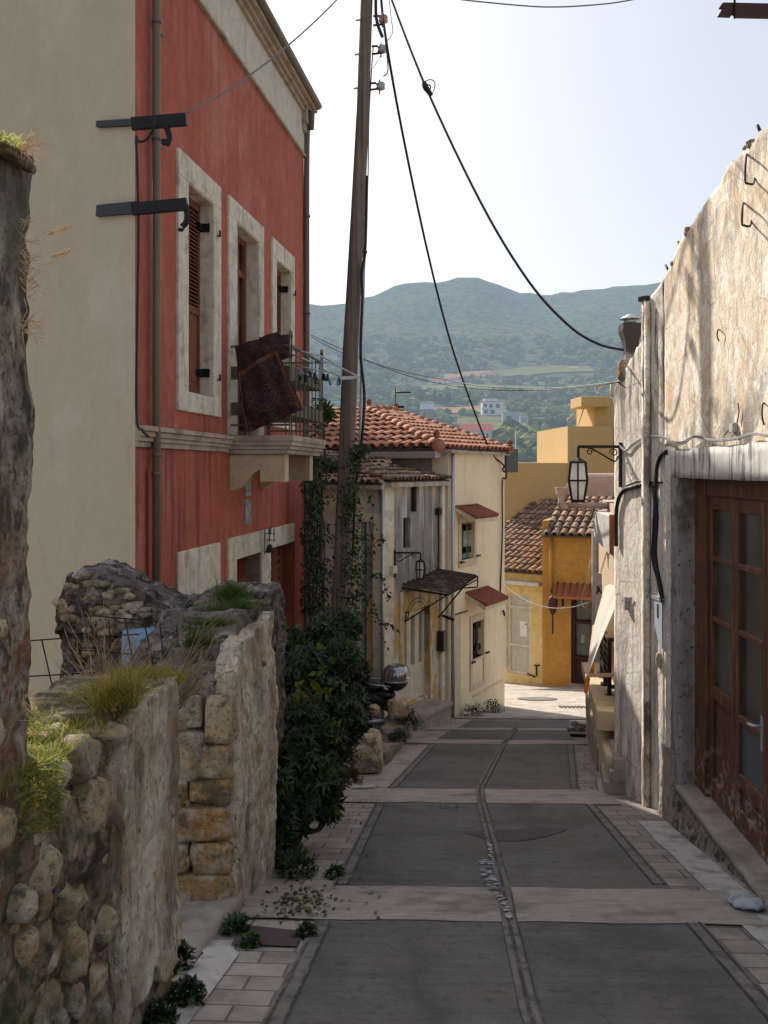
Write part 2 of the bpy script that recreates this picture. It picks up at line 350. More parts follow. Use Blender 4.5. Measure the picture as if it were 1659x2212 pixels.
m_frost = MAT('ribbed_glass', (.09,.11,.115), rough=.5, bump=.6, bs=120)
m_ledge = MAT('step_stone', (.30,.265,.23), [dict(c=(.17,.145,.12), s=3, lo=.45, hi=.66, k=.7), dict(c=(.42,.37,.31), s=8, lo=.55, hi=.7, k=.5)], bump=.5, bs=25)
m_ledgef = MAT('step_rubble_front', (.24,.20,.155), [dict(c=(.05,.045,.035), s=11, lo=.48, hi=.58, k=.9), dict(c=(.40,.35,.27), s=8, lo=.54, hi=.66, k=.7)], bump=1, bs=18, bdist=.03)
# street
m_ground = MAT('ground_earth', (.20,.165,.12), [dict(c=(.12,.11,.06), s=.7, lo=.45, hi=.6, k=.7)], bump=.6, bs=9)
def streaks(t, L, c, geo, mix, rng, mapped):
    n = _n(t, 'ShaderNodeTexNoise'); n.inputs['Scale'].default_value = 1; n.inputs['Detail'].default_value = 4
    L(mapped((1.2, 26, 1), 1), n.inputs['Vector']); return mix(rng(n.outputs['Fac'], .4, .75, 0, .35), c, (.05,.047,.044))
m_road = MAT('brushed_concrete', (.135,.131,.129), [dict(c=(.20,.185,.17), s=85, lo=.55, hi=.75, k=.5), dict(c=(.05,.047,.044), s=130, lo=.55, hi=.75, k=.6), dict(c=(.045,.042,.04), s=2.0, st=(1,.35,1), lo=.58, hi=.8, k=.6), dict(c=(.075,.072,.070), s=1.1, lo=.42, hi=.66, k=.8), dict(c=(.135,.115,.10), s=3.1, lo=.52, hi=.72, k=.6), dict(c=(.05,.048,.045), s=14, lo=.62, hi=.7, k=.5), dict(c=(.155,.135,.12), s=.8, st=(1,.5,1), lo=.5, hi=.7, k=.5)], rough=.8, bump=.5, bs=34, bst=(.5,3,1), var=.14, vs=30, extra=streaks, bdist=.006)
m_band = MAT('pale_concrete_band', (.335,.29,.255), [dict(c=(.46,.42,.38), s=70, lo=.58, hi=.75, k=.5), dict(c=(.17,.145,.13), s=1, st=(3,18,1), lo=.48, hi=.75, k=.55), dict(c=(.40,.345,.31), s=2, lo=.5, hi=.7, k=.6), dict(c=(.13,.11,.10), s=3, st=(.6,1,1), lo=.54, hi=.7, k=.6)], rough=.85, bump=.6, bs=30, bst=(.4,4,1), bdist=.008)
m_edge = MAT('gutter_strip', (.175,.16,.148), [dict(c=(.08,.07,.065), s=8, lo=.5, hi=.64, k=.7)], bump=.5, bs=40)
m_groove = MAT('gutter_groove', (.06,.055,.05), [dict(c=(.16,.145,.13), s=9, lo=.5, hi=.7, k=.7)], bump=.3)
m_curb = MAT('whitish_curb', (.44,.42,.40), [dict(c=(.20,.18,.165), s=5, lo=.46, hi=.66, k=.8), dict(c=(.44,.43,.42), s=3, lo=.55, hi=.7, k=.6)], bump=.5, bs=30)
def PAVE(name, base, rot, sx, c2, row=.16, mort=.008):
    def bricks(t, L, c, geo, mix, rng, mapped):
        mp = _n(t, 'ShaderNodeMapping'); mp.inputs['Rotation'].default_value = (0, 0, rot); L(geo.outputs['Position'], mp.inputs['Vector'])
        b = _n(t, 'ShaderNodeTexBrick'); b.inputs['Scale'].default_value = 1; b.inputs['Brick Width'].default_value = sx; b.inputs['Row Height'].default_value = row
        b.inputs['Mortar Size'].default_value = mort; b.inputs['Mortar Smooth'].default_value = .3
        b.inputs['Color1'].default_value = (1,1,1,1); b.inputs['Color2'].default_value = (*c2, 1); b.inputs['Mortar'].default_value = (.42,.38,.35,1)
        L(mp.outputs[0], b.inputs['Vector']); return mix(1.0, c, b.outputs['Color'], 'MULTIPLY')
    return MAT(name, base, [dict(c=tuple(x*.55 for x in base), s=2.6, lo=.46, hi=.66, k=.6), dict(c=tuple(x*1.3 for x in base), s=5, lo=.55, hi=.7, k=.5)], extra=bricks, bump=.5, bs=30)
m_pavel = PAVE('pink_pavers', (.37,.325,.30), radians(4), .30, (.78,.72,.70))
m_paver = PAVE('grey_pavers', (.31,.275,.25), radians(2), .34, (.82,.78,.76), row=.19)
m_farpave = MAT('sunlit_paving', (.42,.37,.32), [dict(c=(.28,.24,.21), s=3, lo=.46, hi=.62, k=.7), dict(c=(.5,.46,.4), s=7, lo=.5, hi=.66, k=.5), dict(c=(.2,.17,.15), s=1, st=(3,9,1), lo=.58, hi=.66, k=.6)], bump=.7, bs=9, bdist=.03)
m_sill = MAT('pinkish_concrete', (.36,.29,.25), [dict(c=(.2,.16,.14), s=3, lo=.45, hi=.68, k=.7)], bump=.4)
m_patch = MAT('tar_patch', (.08,.075,.07), [dict(c=(.09,.085,.08), s=6, lo=.5, hi=.65, k=.6)], bump=.5, bs=50)
m_paint = MAT('bluish_paint', (.30,.35,.42), [dict(c=(.11,.11,.115), s=1, st=(6,24,1), lo=.46, hi=.58, k=.95)], bump=.3, rough=.6)
# houses
m_grey = MAT('grey_weathered_plaster', (.25,.235,.225), [dict(c=(.52,.50,.47), s=1, st=(7,7,.7), lo=.52, hi=.68, k=.85), dict(c=(.11,.10,.10), s=1, st=(8,8,.8), lo=.52, hi=.7, k=.7), dict(c=(.62,.52,.36), s=1, st=(3,3,.4), lo=.42, hi=.6, k=.9, z=(-.62,-.28)),
        dict(c=(.55,.34,.11), s=2.3, st=(1,1,.7), lo=.36, hi=.5, k=.9, z=(-1.75,-2.1)), dict(c=(.62,.58,.53), s=2.6, st=(1,1,.5), lo=.45, hi=.55, k=.9, z=(-2.5,-2.9))], bump=.5, bs=18, bdist=.015)
m_white = MAT('stained_whitewash', (.60,.545,.45), [dict(c=(.66,.55,.36), s=1.3, lo=.45, hi=.65, k=.7), dict(c=(.35,.31,.27), s=4, lo=.54, hi=.68, k=.6), dict(c=(.72,.70,.66), s=3, lo=.52, hi=.7, k=.6)], bump=.4, bs=20)
m_cream = MAT('smooth_cream_render', (.80,.67,.48), [dict(c=(.66,.52,.33), s=1.1, lo=.45, hi=.7, k=.5), dict(c=(.50,.40,.28), s=1, st=(6,6,.6), lo=.58, hi=.8, k=.4)], bump=.12, bs=22, var=.05)
m_creamtrim = MAT('cream_trim', (.60,.50,.37), bump=.1)
m_ochre = MAT('deep_ochre_render', (.47,.245,.055), [dict(c=(.40,.19,.04), s=1.6, lo=.45, hi=.7, k=.6), dict(c=(.3,.14,.04), s=1, st=(5,5,.6), lo=.6, hi=.8, k=.5)], bump=.2)
m_yellow = MAT('pale_yellow_render', (.76,.57,.24), [dict(c=(.82,.68,.40), s=1.8, lo=.45, hi=.7, k=.6), dict(c=(.45,.33,.17), s=2, lo=.6, hi=.75, k=.5)], bump=.2)
m_ochrewall = MAT('flat_ochre_render', (.52,.36,.17), [dict(c=(.5,.32,.12), s=.7, lo=.45, hi=.7, k=.5)], bump=.1, var=.05)
m_tilenew = MAT('orange_roof_tile_tint', (.36,.16,.105), [dict(c=(.50,.29,.20), s=6, lo=.52, hi=.7, k=.5), dict(c=(.2,.09,.06), s=9, lo=.56, hi=.7, k=.6)], bump=.3, attr=True)
m_tileold = MAT('old_brown_roof_tile_tint', (.25,.16,.11), [dict(c=(.46,.40,.33), s=7, lo=.54, hi=.68, k=.6), dict(c=(.07,.055,.045), s=8, lo=.5, hi=.64, k=.8), dict(c=(.36,.18,.1), s=4, lo=.55, hi=.7, k=.5)], bump=.6, attr=True)
m_tilered = MAT('red_canopy_tile', (.27,.085,.055), [dict(c=(.15,.06,.045), s=12, lo=.5, hi=.65, k=.6)], bump=.2)
m_under = MAT('roof_underlay', (.10,.07,.05), bump=.3)
m_whitep = MAT('white_paint', (.62,.60,.56), [dict(c=(.40,.37,.33), s=6, lo=.52, hi=.7, k=.5)], bump=.1, rough=.6)
m_creamp = MAT('cream_door_paint', (.62,.55,.43), [dict(c=(.48,.41,.31), s=8, lo=.52, hi=.7, k=.5)], bump=.1, rough=.6)
m_greenp = MAT('faded_green_paint', (.20,.30,.27), [dict(c=(.42,.42,.38), s=9, lo=.5, hi=.6, k=.7)], bump=.3)
m_curt = MAT('pale_curtain', (.30,.28,.25), var=.15, vst=(6,6,.3), bump=.1, rough=.5)
m_tin = MAT('rusted_tin_sheet', (.075,.04,.034), [dict(c=(.16,.15,.145), s=5, lo=.54, hi=.66, k=.7), dict(c=(.03,.018,.016), s=3, lo=.45, hi=.6, k=.7)], rough=.8, metal=.1, bump=.4)
m_awn = MAT('white_canvas', (.82,.80,.72), [dict(c=(.7,.66,.56), s=2, lo=.5, hi=.7, k=.4)], bump=.1, trans=.35)
m_pink = MAT('pinkish_render', (.48,.33,.255), [dict(c=(.38,.26,.2), s=4, lo=.5, hi=.7, k=.5)], bump=.1)
m_beige = MAT('beige_render', (.56,.44,.29), [dict(c=(.44,.35,.24), s=2, lo=.45, hi=.7, k=.5)], bump=.15)
m_lampglass = MAT('frosted_lamp_glass', (.90,.89,.85), [dict(c=(.5,.47,.4), s=9, lo=.6, hi=.8, k=.4)], rough=.35, bump=0, trans=.6)
m_plasticblk = MAT('black_plastic', (.014,.015,.018), rough=.35, bump=.05, spec=.5, var=.1)
m_silver = MAT('silver_gloss_plastic', (.30,.31,.34), rough=.12, bump=0, metal=.75, var=.04, spec=.6)
m_crate = MAT('blue_crate_plastic', (.10,.21,.33), [dict(c=(.2,.29,.38), s=8, lo=.5, hi=.7, k=.5)], rough=.5, bump=.1)
m_red2 = MAT('dark_red_sign', (.055,.018,.018), rough=.6, bump=.2)
m_sign = MAT('sign_face', (.60,.55,.48), bump=0)
m_text = MAT('sign_lettering', (.03,.025,.025), bump=0)
m_orange = MAT('orange_cloth', (.75,.30,.04), bump=.1, trans=.4)
m_terra = MAT('terracotta', (.36,.13,.06), bump=.3)
# plants
m_leafd = MAT('shrub_leaf_tint', (.018,.034,.012), rough=.45, bump=0, attr=True, trans=.25, var=.3, vs=6, spec=.4)
m_leafv = MAT('vine_leaf_tint', (.026,.045,.016), rough=.55, bump=0, attr=True, trans=.3, var=.3, vs=8)
m_grass = MAT('grass_blade_tint', (.15,.19,.055), rough=.6, bump=0, attr=True, trans=.45, var=.25, vs=14)
m_dry = MAT('dry_twig_tint', (.33,.25,.16), rough=.8, bump=0, attr=True, trans=.2)
m_stem = MAT('woody_stem', (.09,.065,.045), bump=.3)
# aerial haze painted into the far materials as blue emission growing with distance
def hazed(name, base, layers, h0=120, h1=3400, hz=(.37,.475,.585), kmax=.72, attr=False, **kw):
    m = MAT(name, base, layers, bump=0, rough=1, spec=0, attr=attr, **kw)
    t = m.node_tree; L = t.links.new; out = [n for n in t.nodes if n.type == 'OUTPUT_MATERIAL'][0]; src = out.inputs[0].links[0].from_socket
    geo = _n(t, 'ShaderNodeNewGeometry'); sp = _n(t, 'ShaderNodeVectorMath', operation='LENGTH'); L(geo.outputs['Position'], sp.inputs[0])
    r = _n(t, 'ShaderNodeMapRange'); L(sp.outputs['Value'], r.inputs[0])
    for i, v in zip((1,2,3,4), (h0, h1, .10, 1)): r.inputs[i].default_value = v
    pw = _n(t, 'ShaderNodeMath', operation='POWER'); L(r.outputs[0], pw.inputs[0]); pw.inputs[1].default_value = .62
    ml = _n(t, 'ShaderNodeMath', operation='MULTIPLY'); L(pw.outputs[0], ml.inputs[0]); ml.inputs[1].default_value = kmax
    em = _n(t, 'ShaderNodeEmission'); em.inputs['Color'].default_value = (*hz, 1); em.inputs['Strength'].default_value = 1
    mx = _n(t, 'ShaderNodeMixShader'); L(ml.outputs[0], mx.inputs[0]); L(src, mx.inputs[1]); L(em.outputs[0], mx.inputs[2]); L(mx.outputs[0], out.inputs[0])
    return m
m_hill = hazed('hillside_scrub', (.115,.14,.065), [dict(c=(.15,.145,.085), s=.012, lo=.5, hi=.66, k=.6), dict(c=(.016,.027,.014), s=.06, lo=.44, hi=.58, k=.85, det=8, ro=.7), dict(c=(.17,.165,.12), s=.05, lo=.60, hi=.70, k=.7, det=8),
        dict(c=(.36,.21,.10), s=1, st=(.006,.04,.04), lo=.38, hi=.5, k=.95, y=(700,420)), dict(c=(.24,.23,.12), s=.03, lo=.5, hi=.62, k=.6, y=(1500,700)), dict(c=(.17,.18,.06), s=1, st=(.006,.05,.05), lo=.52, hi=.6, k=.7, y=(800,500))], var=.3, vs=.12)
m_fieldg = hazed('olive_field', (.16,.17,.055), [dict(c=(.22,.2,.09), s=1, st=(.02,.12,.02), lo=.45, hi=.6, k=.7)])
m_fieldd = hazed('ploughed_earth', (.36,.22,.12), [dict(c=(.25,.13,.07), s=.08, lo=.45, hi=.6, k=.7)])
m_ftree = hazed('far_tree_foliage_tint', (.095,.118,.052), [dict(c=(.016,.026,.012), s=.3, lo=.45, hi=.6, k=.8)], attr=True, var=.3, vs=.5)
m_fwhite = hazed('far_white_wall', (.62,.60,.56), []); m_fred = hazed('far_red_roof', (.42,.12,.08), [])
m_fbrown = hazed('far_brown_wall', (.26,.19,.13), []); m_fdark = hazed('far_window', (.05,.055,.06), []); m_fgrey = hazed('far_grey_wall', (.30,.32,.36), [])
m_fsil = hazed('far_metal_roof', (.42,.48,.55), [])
# ---------------------------------------------------------------- camera, light
cd = bpy.data.cameras.new('camera'); cam = bpy.data.objects.new('camera', cd); COL.objects.link(cam); SC.camera = cam
cam.rotation_euler = (pi/2, 0, 0); cd.sensor_fit = 'VERTICAL'; cd.sensor_height = 36; cd.lens = FP/2212*36
cd.shift_y = (HY-1106)/2212; cd.clip_start = .05; cd.clip_end = 20000
SUN_AZ, SUN_EL = radians(-27.5), radians(37)        # azimuth measured from +Y toward +X
w = bpy.data.worlds.new('World'); SC.world = w; w.use_nodes = True
bg = w.node_tree.nodes['Background']; sk = w.node_tree.nodes.new('ShaderNodeTexSky'); sk.sky_type = 'NISHITA'; sk.sun_disc = False
sk.sun_elevation = SUN_EL; sk.sun_rotation = SUN_AZ; sk.air_density = 1.0; sk.dust_density = 3.0; sk.ozone_density = 1.0
# thin milky haze over the whole sky: part of the clear-sky colour is replaced by its own pale mean
wt = w.node_tree; wm = wt.nodes.new('ShaderNodeMix'); wm.data_type = 'RGBA'; wm.inputs[0].default_value = .44
wt.links.new(sk.outputs[0], wm.inputs[6]); wm.inputs[7].default_value = (6.7, 6.9, 7.2, 1); wt.links.new(wm.outputs[2], bg.inputs[0]); bg.inputs[1].default_value = .145
ld = bpy.data.lights.new('sun', 'SUN'); ld.energy = 6.5; ld.angle = radians(.5); ld.color = (1, .93, .82)
lo = bpy.data.objects.new('sun', ld); COL.objects.link(lo)
sv = Vector((sin(SUN_AZ)*cos(SUN_EL), cos(SUN_AZ)*cos(SUN_EL), sin(SUN_EL)))
lo.rotation_euler = sv.to_track_quat('Z', 'Y').to_euler(); lo.location = (0, 0, 30)
SC.view_settings.view_transform = 'Standard'; SC.view_settings.look = 'None'; SC.view_settings.exposure = 0; SC.view_settings.gamma = 1

# ---------------------------------------------------------------- street
mb = MB()
xs = [-60,-30,-12,-6,-3,0,3,6,12,30,60]; ys = [-45,-20,-8,0,4,8,12,16,20,24,28,32]
mb.add([(x, y, gz(x, y)-.02) for y in ys for x in xs], [(j*11+i, j*11+i+1, (j+1)*11+i+1, (j+1)*11+i) for j in range(11) for i in range(10)])
struct('ground', mb, m_ground)
def strip(pl, pr, dz, sub=1):
    """sheet between two equally long plan polylines"""
    m = MB(); L = []; R = []
    for q, o in ((pl, L), (pr, R)):
        for i in range(len(q)-1):
            for k in range(sub): t = k/sub; o.append((q[i][0]+(q[i+1][0]-q[i][0])*t, q[i][1]+(q[i+1][1]-q[i][1])*t))
        o.append(q[-1])
    vs = [Vector((x, y, gz(x, y)+dz)) for p in zip(L, R) for x, y in p]
    m.add(vs, [(2*i, 2*i+1, 2*i+3, 2*i+2) for i in range(len(L)-1)]); return m
def lerp(a, b, t): return (a[0]+(b[0]-a[0])*t, a[1]+(b[1]-a[1])*t)
def gx(x, y): v = G(x, y); return (v.x, v.y)
EL = [(-1.3,-6), (-.82+.09*2,2), (-.37,5), (-.317,5.59), (-.08,8.2), (.02,8.9), (.61,12.26), (.92,13.5), (1.45,15.2), (2.1,17.2), (2.6,19.5)]
ER = [(1.15,-6), (1.55,2), (1.70,5), (1.73,5.59), (1.87,8.2), (1.88,8.9), (2.52,12.26), (2.78,13.5), (3.05,15.2), (4.2,17.2), (5.4,19.5)]
def edge(E, y):
    for a, b in zip(E, E[1:]):
        if a[1] <= y <= b[1]: return a[0]+(b[0]-a[0])*(y-a[1])/(b[1]-a[1])
struct('road', strip(EL[:9], ER[:9], .0), m_road)
# far junction paving, in the sun beyond the bend
struct('junction_paving', strip([(.6,15.0),(1.4,16.5),(2.2,18),(2.6,20),(2.8,26)], [(4.4,15.0),(6.5,16.5),(9,18),(10,20),(10,26)], -.012), m_farpave)
CL = [(x, y) for x, y in (gx(1150,2212), gx(1100,1992), gx(1088,1917), gx(1040,1735), gx(1036,1705), gx(1088,1606), gx(1112,1577))]
CL = [(CL[0][0]+.18, -2)] + CL + [(2.05,14.6)]
for i, (ya, yb) in enumerate(((4.95,5.59), (8.2,8.89), (12.2,12.62), (13.75,14.05), (15.4,15.75))):
    n = 14; pl = []; pr = []
    x0, x1 = edge(EL, ya)-(.42 if i < 2 else .5), edge(ER, ya)+(.34 if i == 0 else .22)
    for k in range(n+1):
        x = x0+(x1-x0)*k/n; s = .012*sin(k*1.7+i); pl.append((x, ya+s-.12*(k/n)+.06)); pr.append((x, yb+s-.12*(k/n)+.06))
    struct('concrete_band', strip(pr, pl, .004), m_band)
def offs(E, d0, d1, y0, y1, dz, n=24):
    a = []; b = []
    for k in range(n+1):
        y = y0+(y1-y0)*k/n; x = edge(E, y); a.append((x+d0, y)); b.append((x+d1, y))
    return strip(a, b, dz)
for (y0, y1) in ((-5,4.93), (5.66,8.15), (8.97,12.16)):
    for E, sg in ((EL, 1), (ER, -1)):
        struct('gutter_strip', offs(E, 0, sg*.085, y0, y1, .0045), m_edge)
        struct('gutter_groove', offs(E, sg*.014, sg*.028, y0, y1, .0085), m_groove)
        struct('gutter_groove', offs(E, sg*.083, sg*.095, y0, y1, .0085), m_groove)
CS = sorted(CL, key=lambda p: p[1])
struct('centre_channel', offs(CS, -.04, .04, -1.9, 14.4, .010, 60), m_edge)
struct('centre_groove', offs(CS, -.012, .006, -1.9, 14.4, .014, 60), m_groove)
struct('centre_groove', offs(CS, .034, .042, -1.9, 14.4, .014, 60), m_groove)
# worn repair patches and paint
def blob(px, dz, n=26, j=.1, name='road_patch', m=None):
    c = G(sum(p[0] for p in px)/len(px), sum(p[1] for p in px)/len(px)); q = [G(*p) for p in px]; pts = []
    for i in range(len(q)):
        for k in range(8):
            p = q[i].lerp(q[(i+1) % len(q)], k/8); d = p-c; pts.append(p+d*noise.noise(p*7)*j+Vector((0,0,dz)))
    m2 = MB(); m2.poly(pts); return struct(name, m2, m)
blob([(1010,1798),(1120,1792),(1178,1786),(1222,1792),(1180,1808),(1120,1818),(1060,1818),(1030,1808)], .004, m=m_patch, j=.16)
def splash(px, n, rx, ry, m, dz=.0175):
    m2 = MB()
    for i in range(n):
        t = U(0,1); k = U(-1,1); a = G(px[0][0]+(px[1][0]-px[0][0])*t+k*px[2], px[0][1]+(px[1][1]-px[0][1])*t); q = []
        for j in range(9): an = 2*pi*j/9; r = U(.5,1); q.append(Vector((a.x+cos(an)*rx*r, a.y+sin(an)*ry*r, gz(0, a.y+sin(an)*ry*r)+dz+i*.00006)))
        m2.poly(q)
    struct('paint_splash', m2, m)
splash(((1048,1862),(1064,1926),12), 46, .028, .016, m_paint); splash(((1078,1934),(1102,1990),5), 26, .016, .02, m_curb); splash(((1056,1826),(1062,1862),4), 14, .012, .03, m_curb)
splash(((1000,1745),(940,1745),2), 5, .006, .10, m_groove, .0175)
# left pavement: pale curb, pavers
def lw(y): return -1.32+.1*y if y < 4.6 else -.98+.05*(y-4.6)
def side(E0, f, y0, y1, dz, n=30):
    a = []; b = []
    for k in range(n+1):
        y = y0+(y1-y0)*k/n; a.append((f(y), y)); b.append((edge(E0, y), y))
    return strip(a, b, dz)
struct('sidewalk_left', side(EL, lambda y: lw(y)-.05, -5, 8.85, -.008), m_pavel)
struct('sidewalk_left', side(EL, lambda y: edge(EL, y)-.95+.06*(y-8.85), 8.85, 17, -.006), m_sill)
a = []; b = []
for k in range(14):
    y = 2.2+k*.19; a.append((lw(y)+.0, y)); b.append((lw(y)+.17, y))
struct('curb', strip(a, b, .0), m_curb)
# dark plum slab set in the pavement
struct('paving_slab', strip([gx(522,1998), gx(500,2040)], [gx(655,2012), gx(640,2045)], .003), MAT('plum_slab', (.085,.055,.055), bump=.3))
# right pavement
struct('sidewalk_right', side(ER, lambda y: edge(ER, y)+.9, -5, 15, -.007), m_paver)
a = []; b = []
for k in range(20):
    y = 3+k*.235; x = 1.80+.055*y; wv = .03*noise.noise(Vector((0, y*2, 3))); a.append((x-.17+wv, y)); b.append((x+.06, y))
struct('curb', strip(a, b, .002), m_curb)

# ---------------------------------------------------------------- valley and hills
RX = [(-1500,700),(-400,690),(672,655),(745,655),(800,640),(850,612),(905,604),(960,603),(1000,592),(1025,590),(1060,602),(1120,628),(1180,634),(1250,626),(1330,614),(1430,604),(1600,598),(2400,620),(4000,660)]
YP = [(30,1480),(45,1360),(70,1200),(110,1070),(160,1010),(230,990),(340,960),(520,925),(760,885),(1050,850),(1350,800)]
def prof(tab, x):
    if x <= tab[0][0]: return tab[0][1]
    for (a, va), (b, vb) in zip(tab, tab[1:]):
        if x <= b: t = (x-a)/(b-a); return va+(vb-va)*t
    return tab[-1][1]
def scr(u, Y):
    if Y < 1350: return prof(YP, Y)
    t = min((Y-1350)/1350, 1); r = prof(RX, CX+u*FP)
    return 800+(r-800)*(t**.85)
def hz_(X, Y):
    u = X/Y; ys = scr(u, Y); z = (HY-ys)/FP*Y
    if Y > 2700: z -= (Y-2700)*.35
    k = min(max((Y-150)/600, 0), 1)*Y*(1 if Y < 2300 else max(0.25, 1-(Y-2300)/530))
    z += k*(.012*noise.noise(Vector((X/260, Y/330, 1)))+.006*noise.noise(Vector((X/90, Y/110, 5)))+.0022*noise.noise(Vector((X/30, Y/40, 9))))
    if Y > 2000: z += (6*noise.noise(Vector((X/22, Y/22, 2)))+5*noise.noise(Vector((X/11, Y/30, 7))))*min(1,(Y-2000)/500)
    if Y < 32: z = gz(X, Y)-.05
    return z
mb = MB(); NU, NY = 230, 190
Ys = [30*(3600/30)**(j/NY) for j in range(NY+1)]
for Y in Ys:
    for i in range(NU+1): u = -1.3+2.6*i/NU; mb.v.append(Vector((u*Y, Y, hz_(u*Y, Y))))
for j in range(NY):
    for i in range(NU): a = j*(NU+1)+i; mb.f.append((a, a+1, a+NU+2, a+NU+1)); mb.c.append((1,1,1)); mb.sm.append(True)
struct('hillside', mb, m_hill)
def T(x, y, Y0=140):
    u = (x-CX)/FP; Y = Y0
    while Y < 3000:
        if (HY-y)/FP*Y < hz_(u*Y, Y): return P(x, y, Y)
        Y *= 1.006
    return P(x, y, Y)
def drape(px, m, name='field', dz=.6):
    # fan of terrain-hugging quads between an upper and a lower pixel polyline
    top, bot = px; n = 24; k = 6; vs = []
    def at(pl, t):
        i = min(int(t*(len(pl)-1)), len(pl)-2); f = t*(len(pl)-1)-i; return (pl[i][0]+(pl[i+1][0]-pl[i][0])*f, pl[i][1]+(pl[i+1][1]-pl[i][1])*f)
    for i in range(n+1):
        A, B = at(top, i/n), at(bot, i/n)
        for j in range(k+1):
            v = T(A[0]+(B[0]-A[0])*j/k, A[1]+(B[1]-A[1])*j/k); v.z = hz_(v.x, v.y)+dz*v.y/400; vs.append(v)
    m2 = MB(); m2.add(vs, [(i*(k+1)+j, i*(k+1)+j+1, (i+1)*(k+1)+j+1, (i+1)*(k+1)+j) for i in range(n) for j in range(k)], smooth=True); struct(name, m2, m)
drape(([(1060,806),(1130,797),(1200,793),(1275,796)], [(1055,817),(1130,815),(1200,808),(1285,804)]), m_fieldg)
drape(([(960,812),(1010,806),(1060,804)], [(960,822),(1010,818),(1055,815)]), m_fieldd)
drape(([(900,836),(1000,835),(1100,836),(1180,842)], [(900,846),(1000,846),(1100,848),(1180,850)]), m_fieldg)
drape(([(930,884),(1000,882),(1050,880)], [(930,895),(1000,895),(1050,893)]), m_fieldd)
drape(([(1090,930),(1150,928),(1230,930)], [(1090,948),(1150,948),(1230,946)]), m_fieldd)
drape(([(1120,905),(1180,903),(1240,906)], [(1120,914),(1180,912),(1240,914)]), m_fieldd)
# distant wooded slope: uncountable scrub as one mass
mb = MB(); cnt = 0; random.seed(3)
while cnt < 4300:
    x = U(640, 1480); y = U(730, 1000)
    if random.random() < .5: y = U(840, 1000)
    if (1050 < x < 1290 and 790 < y < 820) or (905 < x < 1180 and 834 < y < 850) or (1085 < x < 1235 and 924 < y < 950) or (925 < x < 1052 and 880 < y < 897): continue
    if (1035 < x < 1100 and 862 < y < 912) or (990 < x < 1080 and 910 < y < 962) or (900 < x < 945 and 865 < y < 912): continue
    if (1030 < x < 1100 and 862 < y < 928) or (985 < x < 1085 and 905 < y < 990) or (900 < x < 945 and 865 < y < 935) or (1085 < x < 1150 and 890 < y < 925) or (922 < x < 1000 and 815 < y < 836) or (1035 < x < 1080 and 800 < y < 822): continue
    if noise.noise(Vector((x/40, y/14, 4))) < -.22: continue
    v = T(x, y); r = U(1.6, 4.2)*(.55 if v.y < 260 else 1)*(1+v.y/1600); k = U(.5, 1.9); c = (k*U(.8,1.3), k, k*U(.7,1.1))
    if random.random() < .09: c = random.choice([(3.0,2.0,1.0),(2.6,2.3,1.2),(3.2,1.6,.9)])
    sd = Vector((U(0,99), U(0,99), 0))
    mb.add([v+Vector((q.x*r, q.y*r, q.z*r*.8+r*.5))*(1+.35*noise.noise(q*1.8+sd)) if False else v+Vector((q.x*r, q.y*r, q.z*r*.8+r*.5))+q*r*.35*noise.noise(q*1.8+sd) for q in ICO1[0]], ICO1[1], c, False); cnt += 1
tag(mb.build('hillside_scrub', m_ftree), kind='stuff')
def ftree(name, x, y, h, w, col, label, cat, sp=.12, group=None):
    v = T(x, y); k = v.y/FP; H = h*k; W = w*k; t = thing(name, v, label, cat, group)
    m = MB(); m.tube([v-Vector((0,0,.5)), v+Vector((0,0,H*.5))], [W*.1, W*.04], 6); m.build('trunk', m_fbrown, t)
    m = MB()
    for i in range(150):
        z = U(.12, 1); rr = W*.5*sin(pi*min(1,z*.93+.05))**.6; a = U(0, 2*pi); r = rr*sqrt(U(0,1)); s = U(.6,1.2)*sp*W
        q = v+Vector((r*cos(a), r*sin(a), z*H)); kk = U(.6,1.35)
        m.add([q+Vector((p.x*s, p.y*s, p.z*s*1.3)) for p in ICO1[0]], ICO1[1], tuple(c*kk for c in col))
    m.build('crown', m_ftree, t)
ftree('poplar_tree', 1170, 990, 42, 16, (5,5,1.6), 'tall yellow-green poplar, the left of the two behind the low ochre wall', 'tree', group='poplars in the valley')
ftree('poplar_tree', 1195, 990, 40, 11, (4.6,4.8,1.6), 'narrow yellow-green poplar, the right of the two behind the low ochre wall', 'tree', group='poplars in the valley')
ftree('round_tree', 1177, 937, 20, 22, (5,6,1.2), 'bright yellow-green round tree on the orange field', 'tree')
ftree('round_tree', 1104, 941, 30, 44, (.9,1,.8), 'dark round tree at the edge of the orange field below the white villa', 'tree')
ftree('cypress_tree', 939, 872, 26, 8, (.5,.7,.6), 'slim dark cypress, leftmost of three above the tiled roof', 'tree', group='cypresses')
ftree('cypress_tree', 951, 874, 24, 11, (.5,.7,.6), 'dark cypress, middle one of three above the tiled roof', 'tree', group='cypresses')
ftree('cypress_tree', 968, 874, 24, 15, (.5,.7,.6), 'broad dark cypress, rightmost of three above the tiled roof', 'tree', group='cypresses')
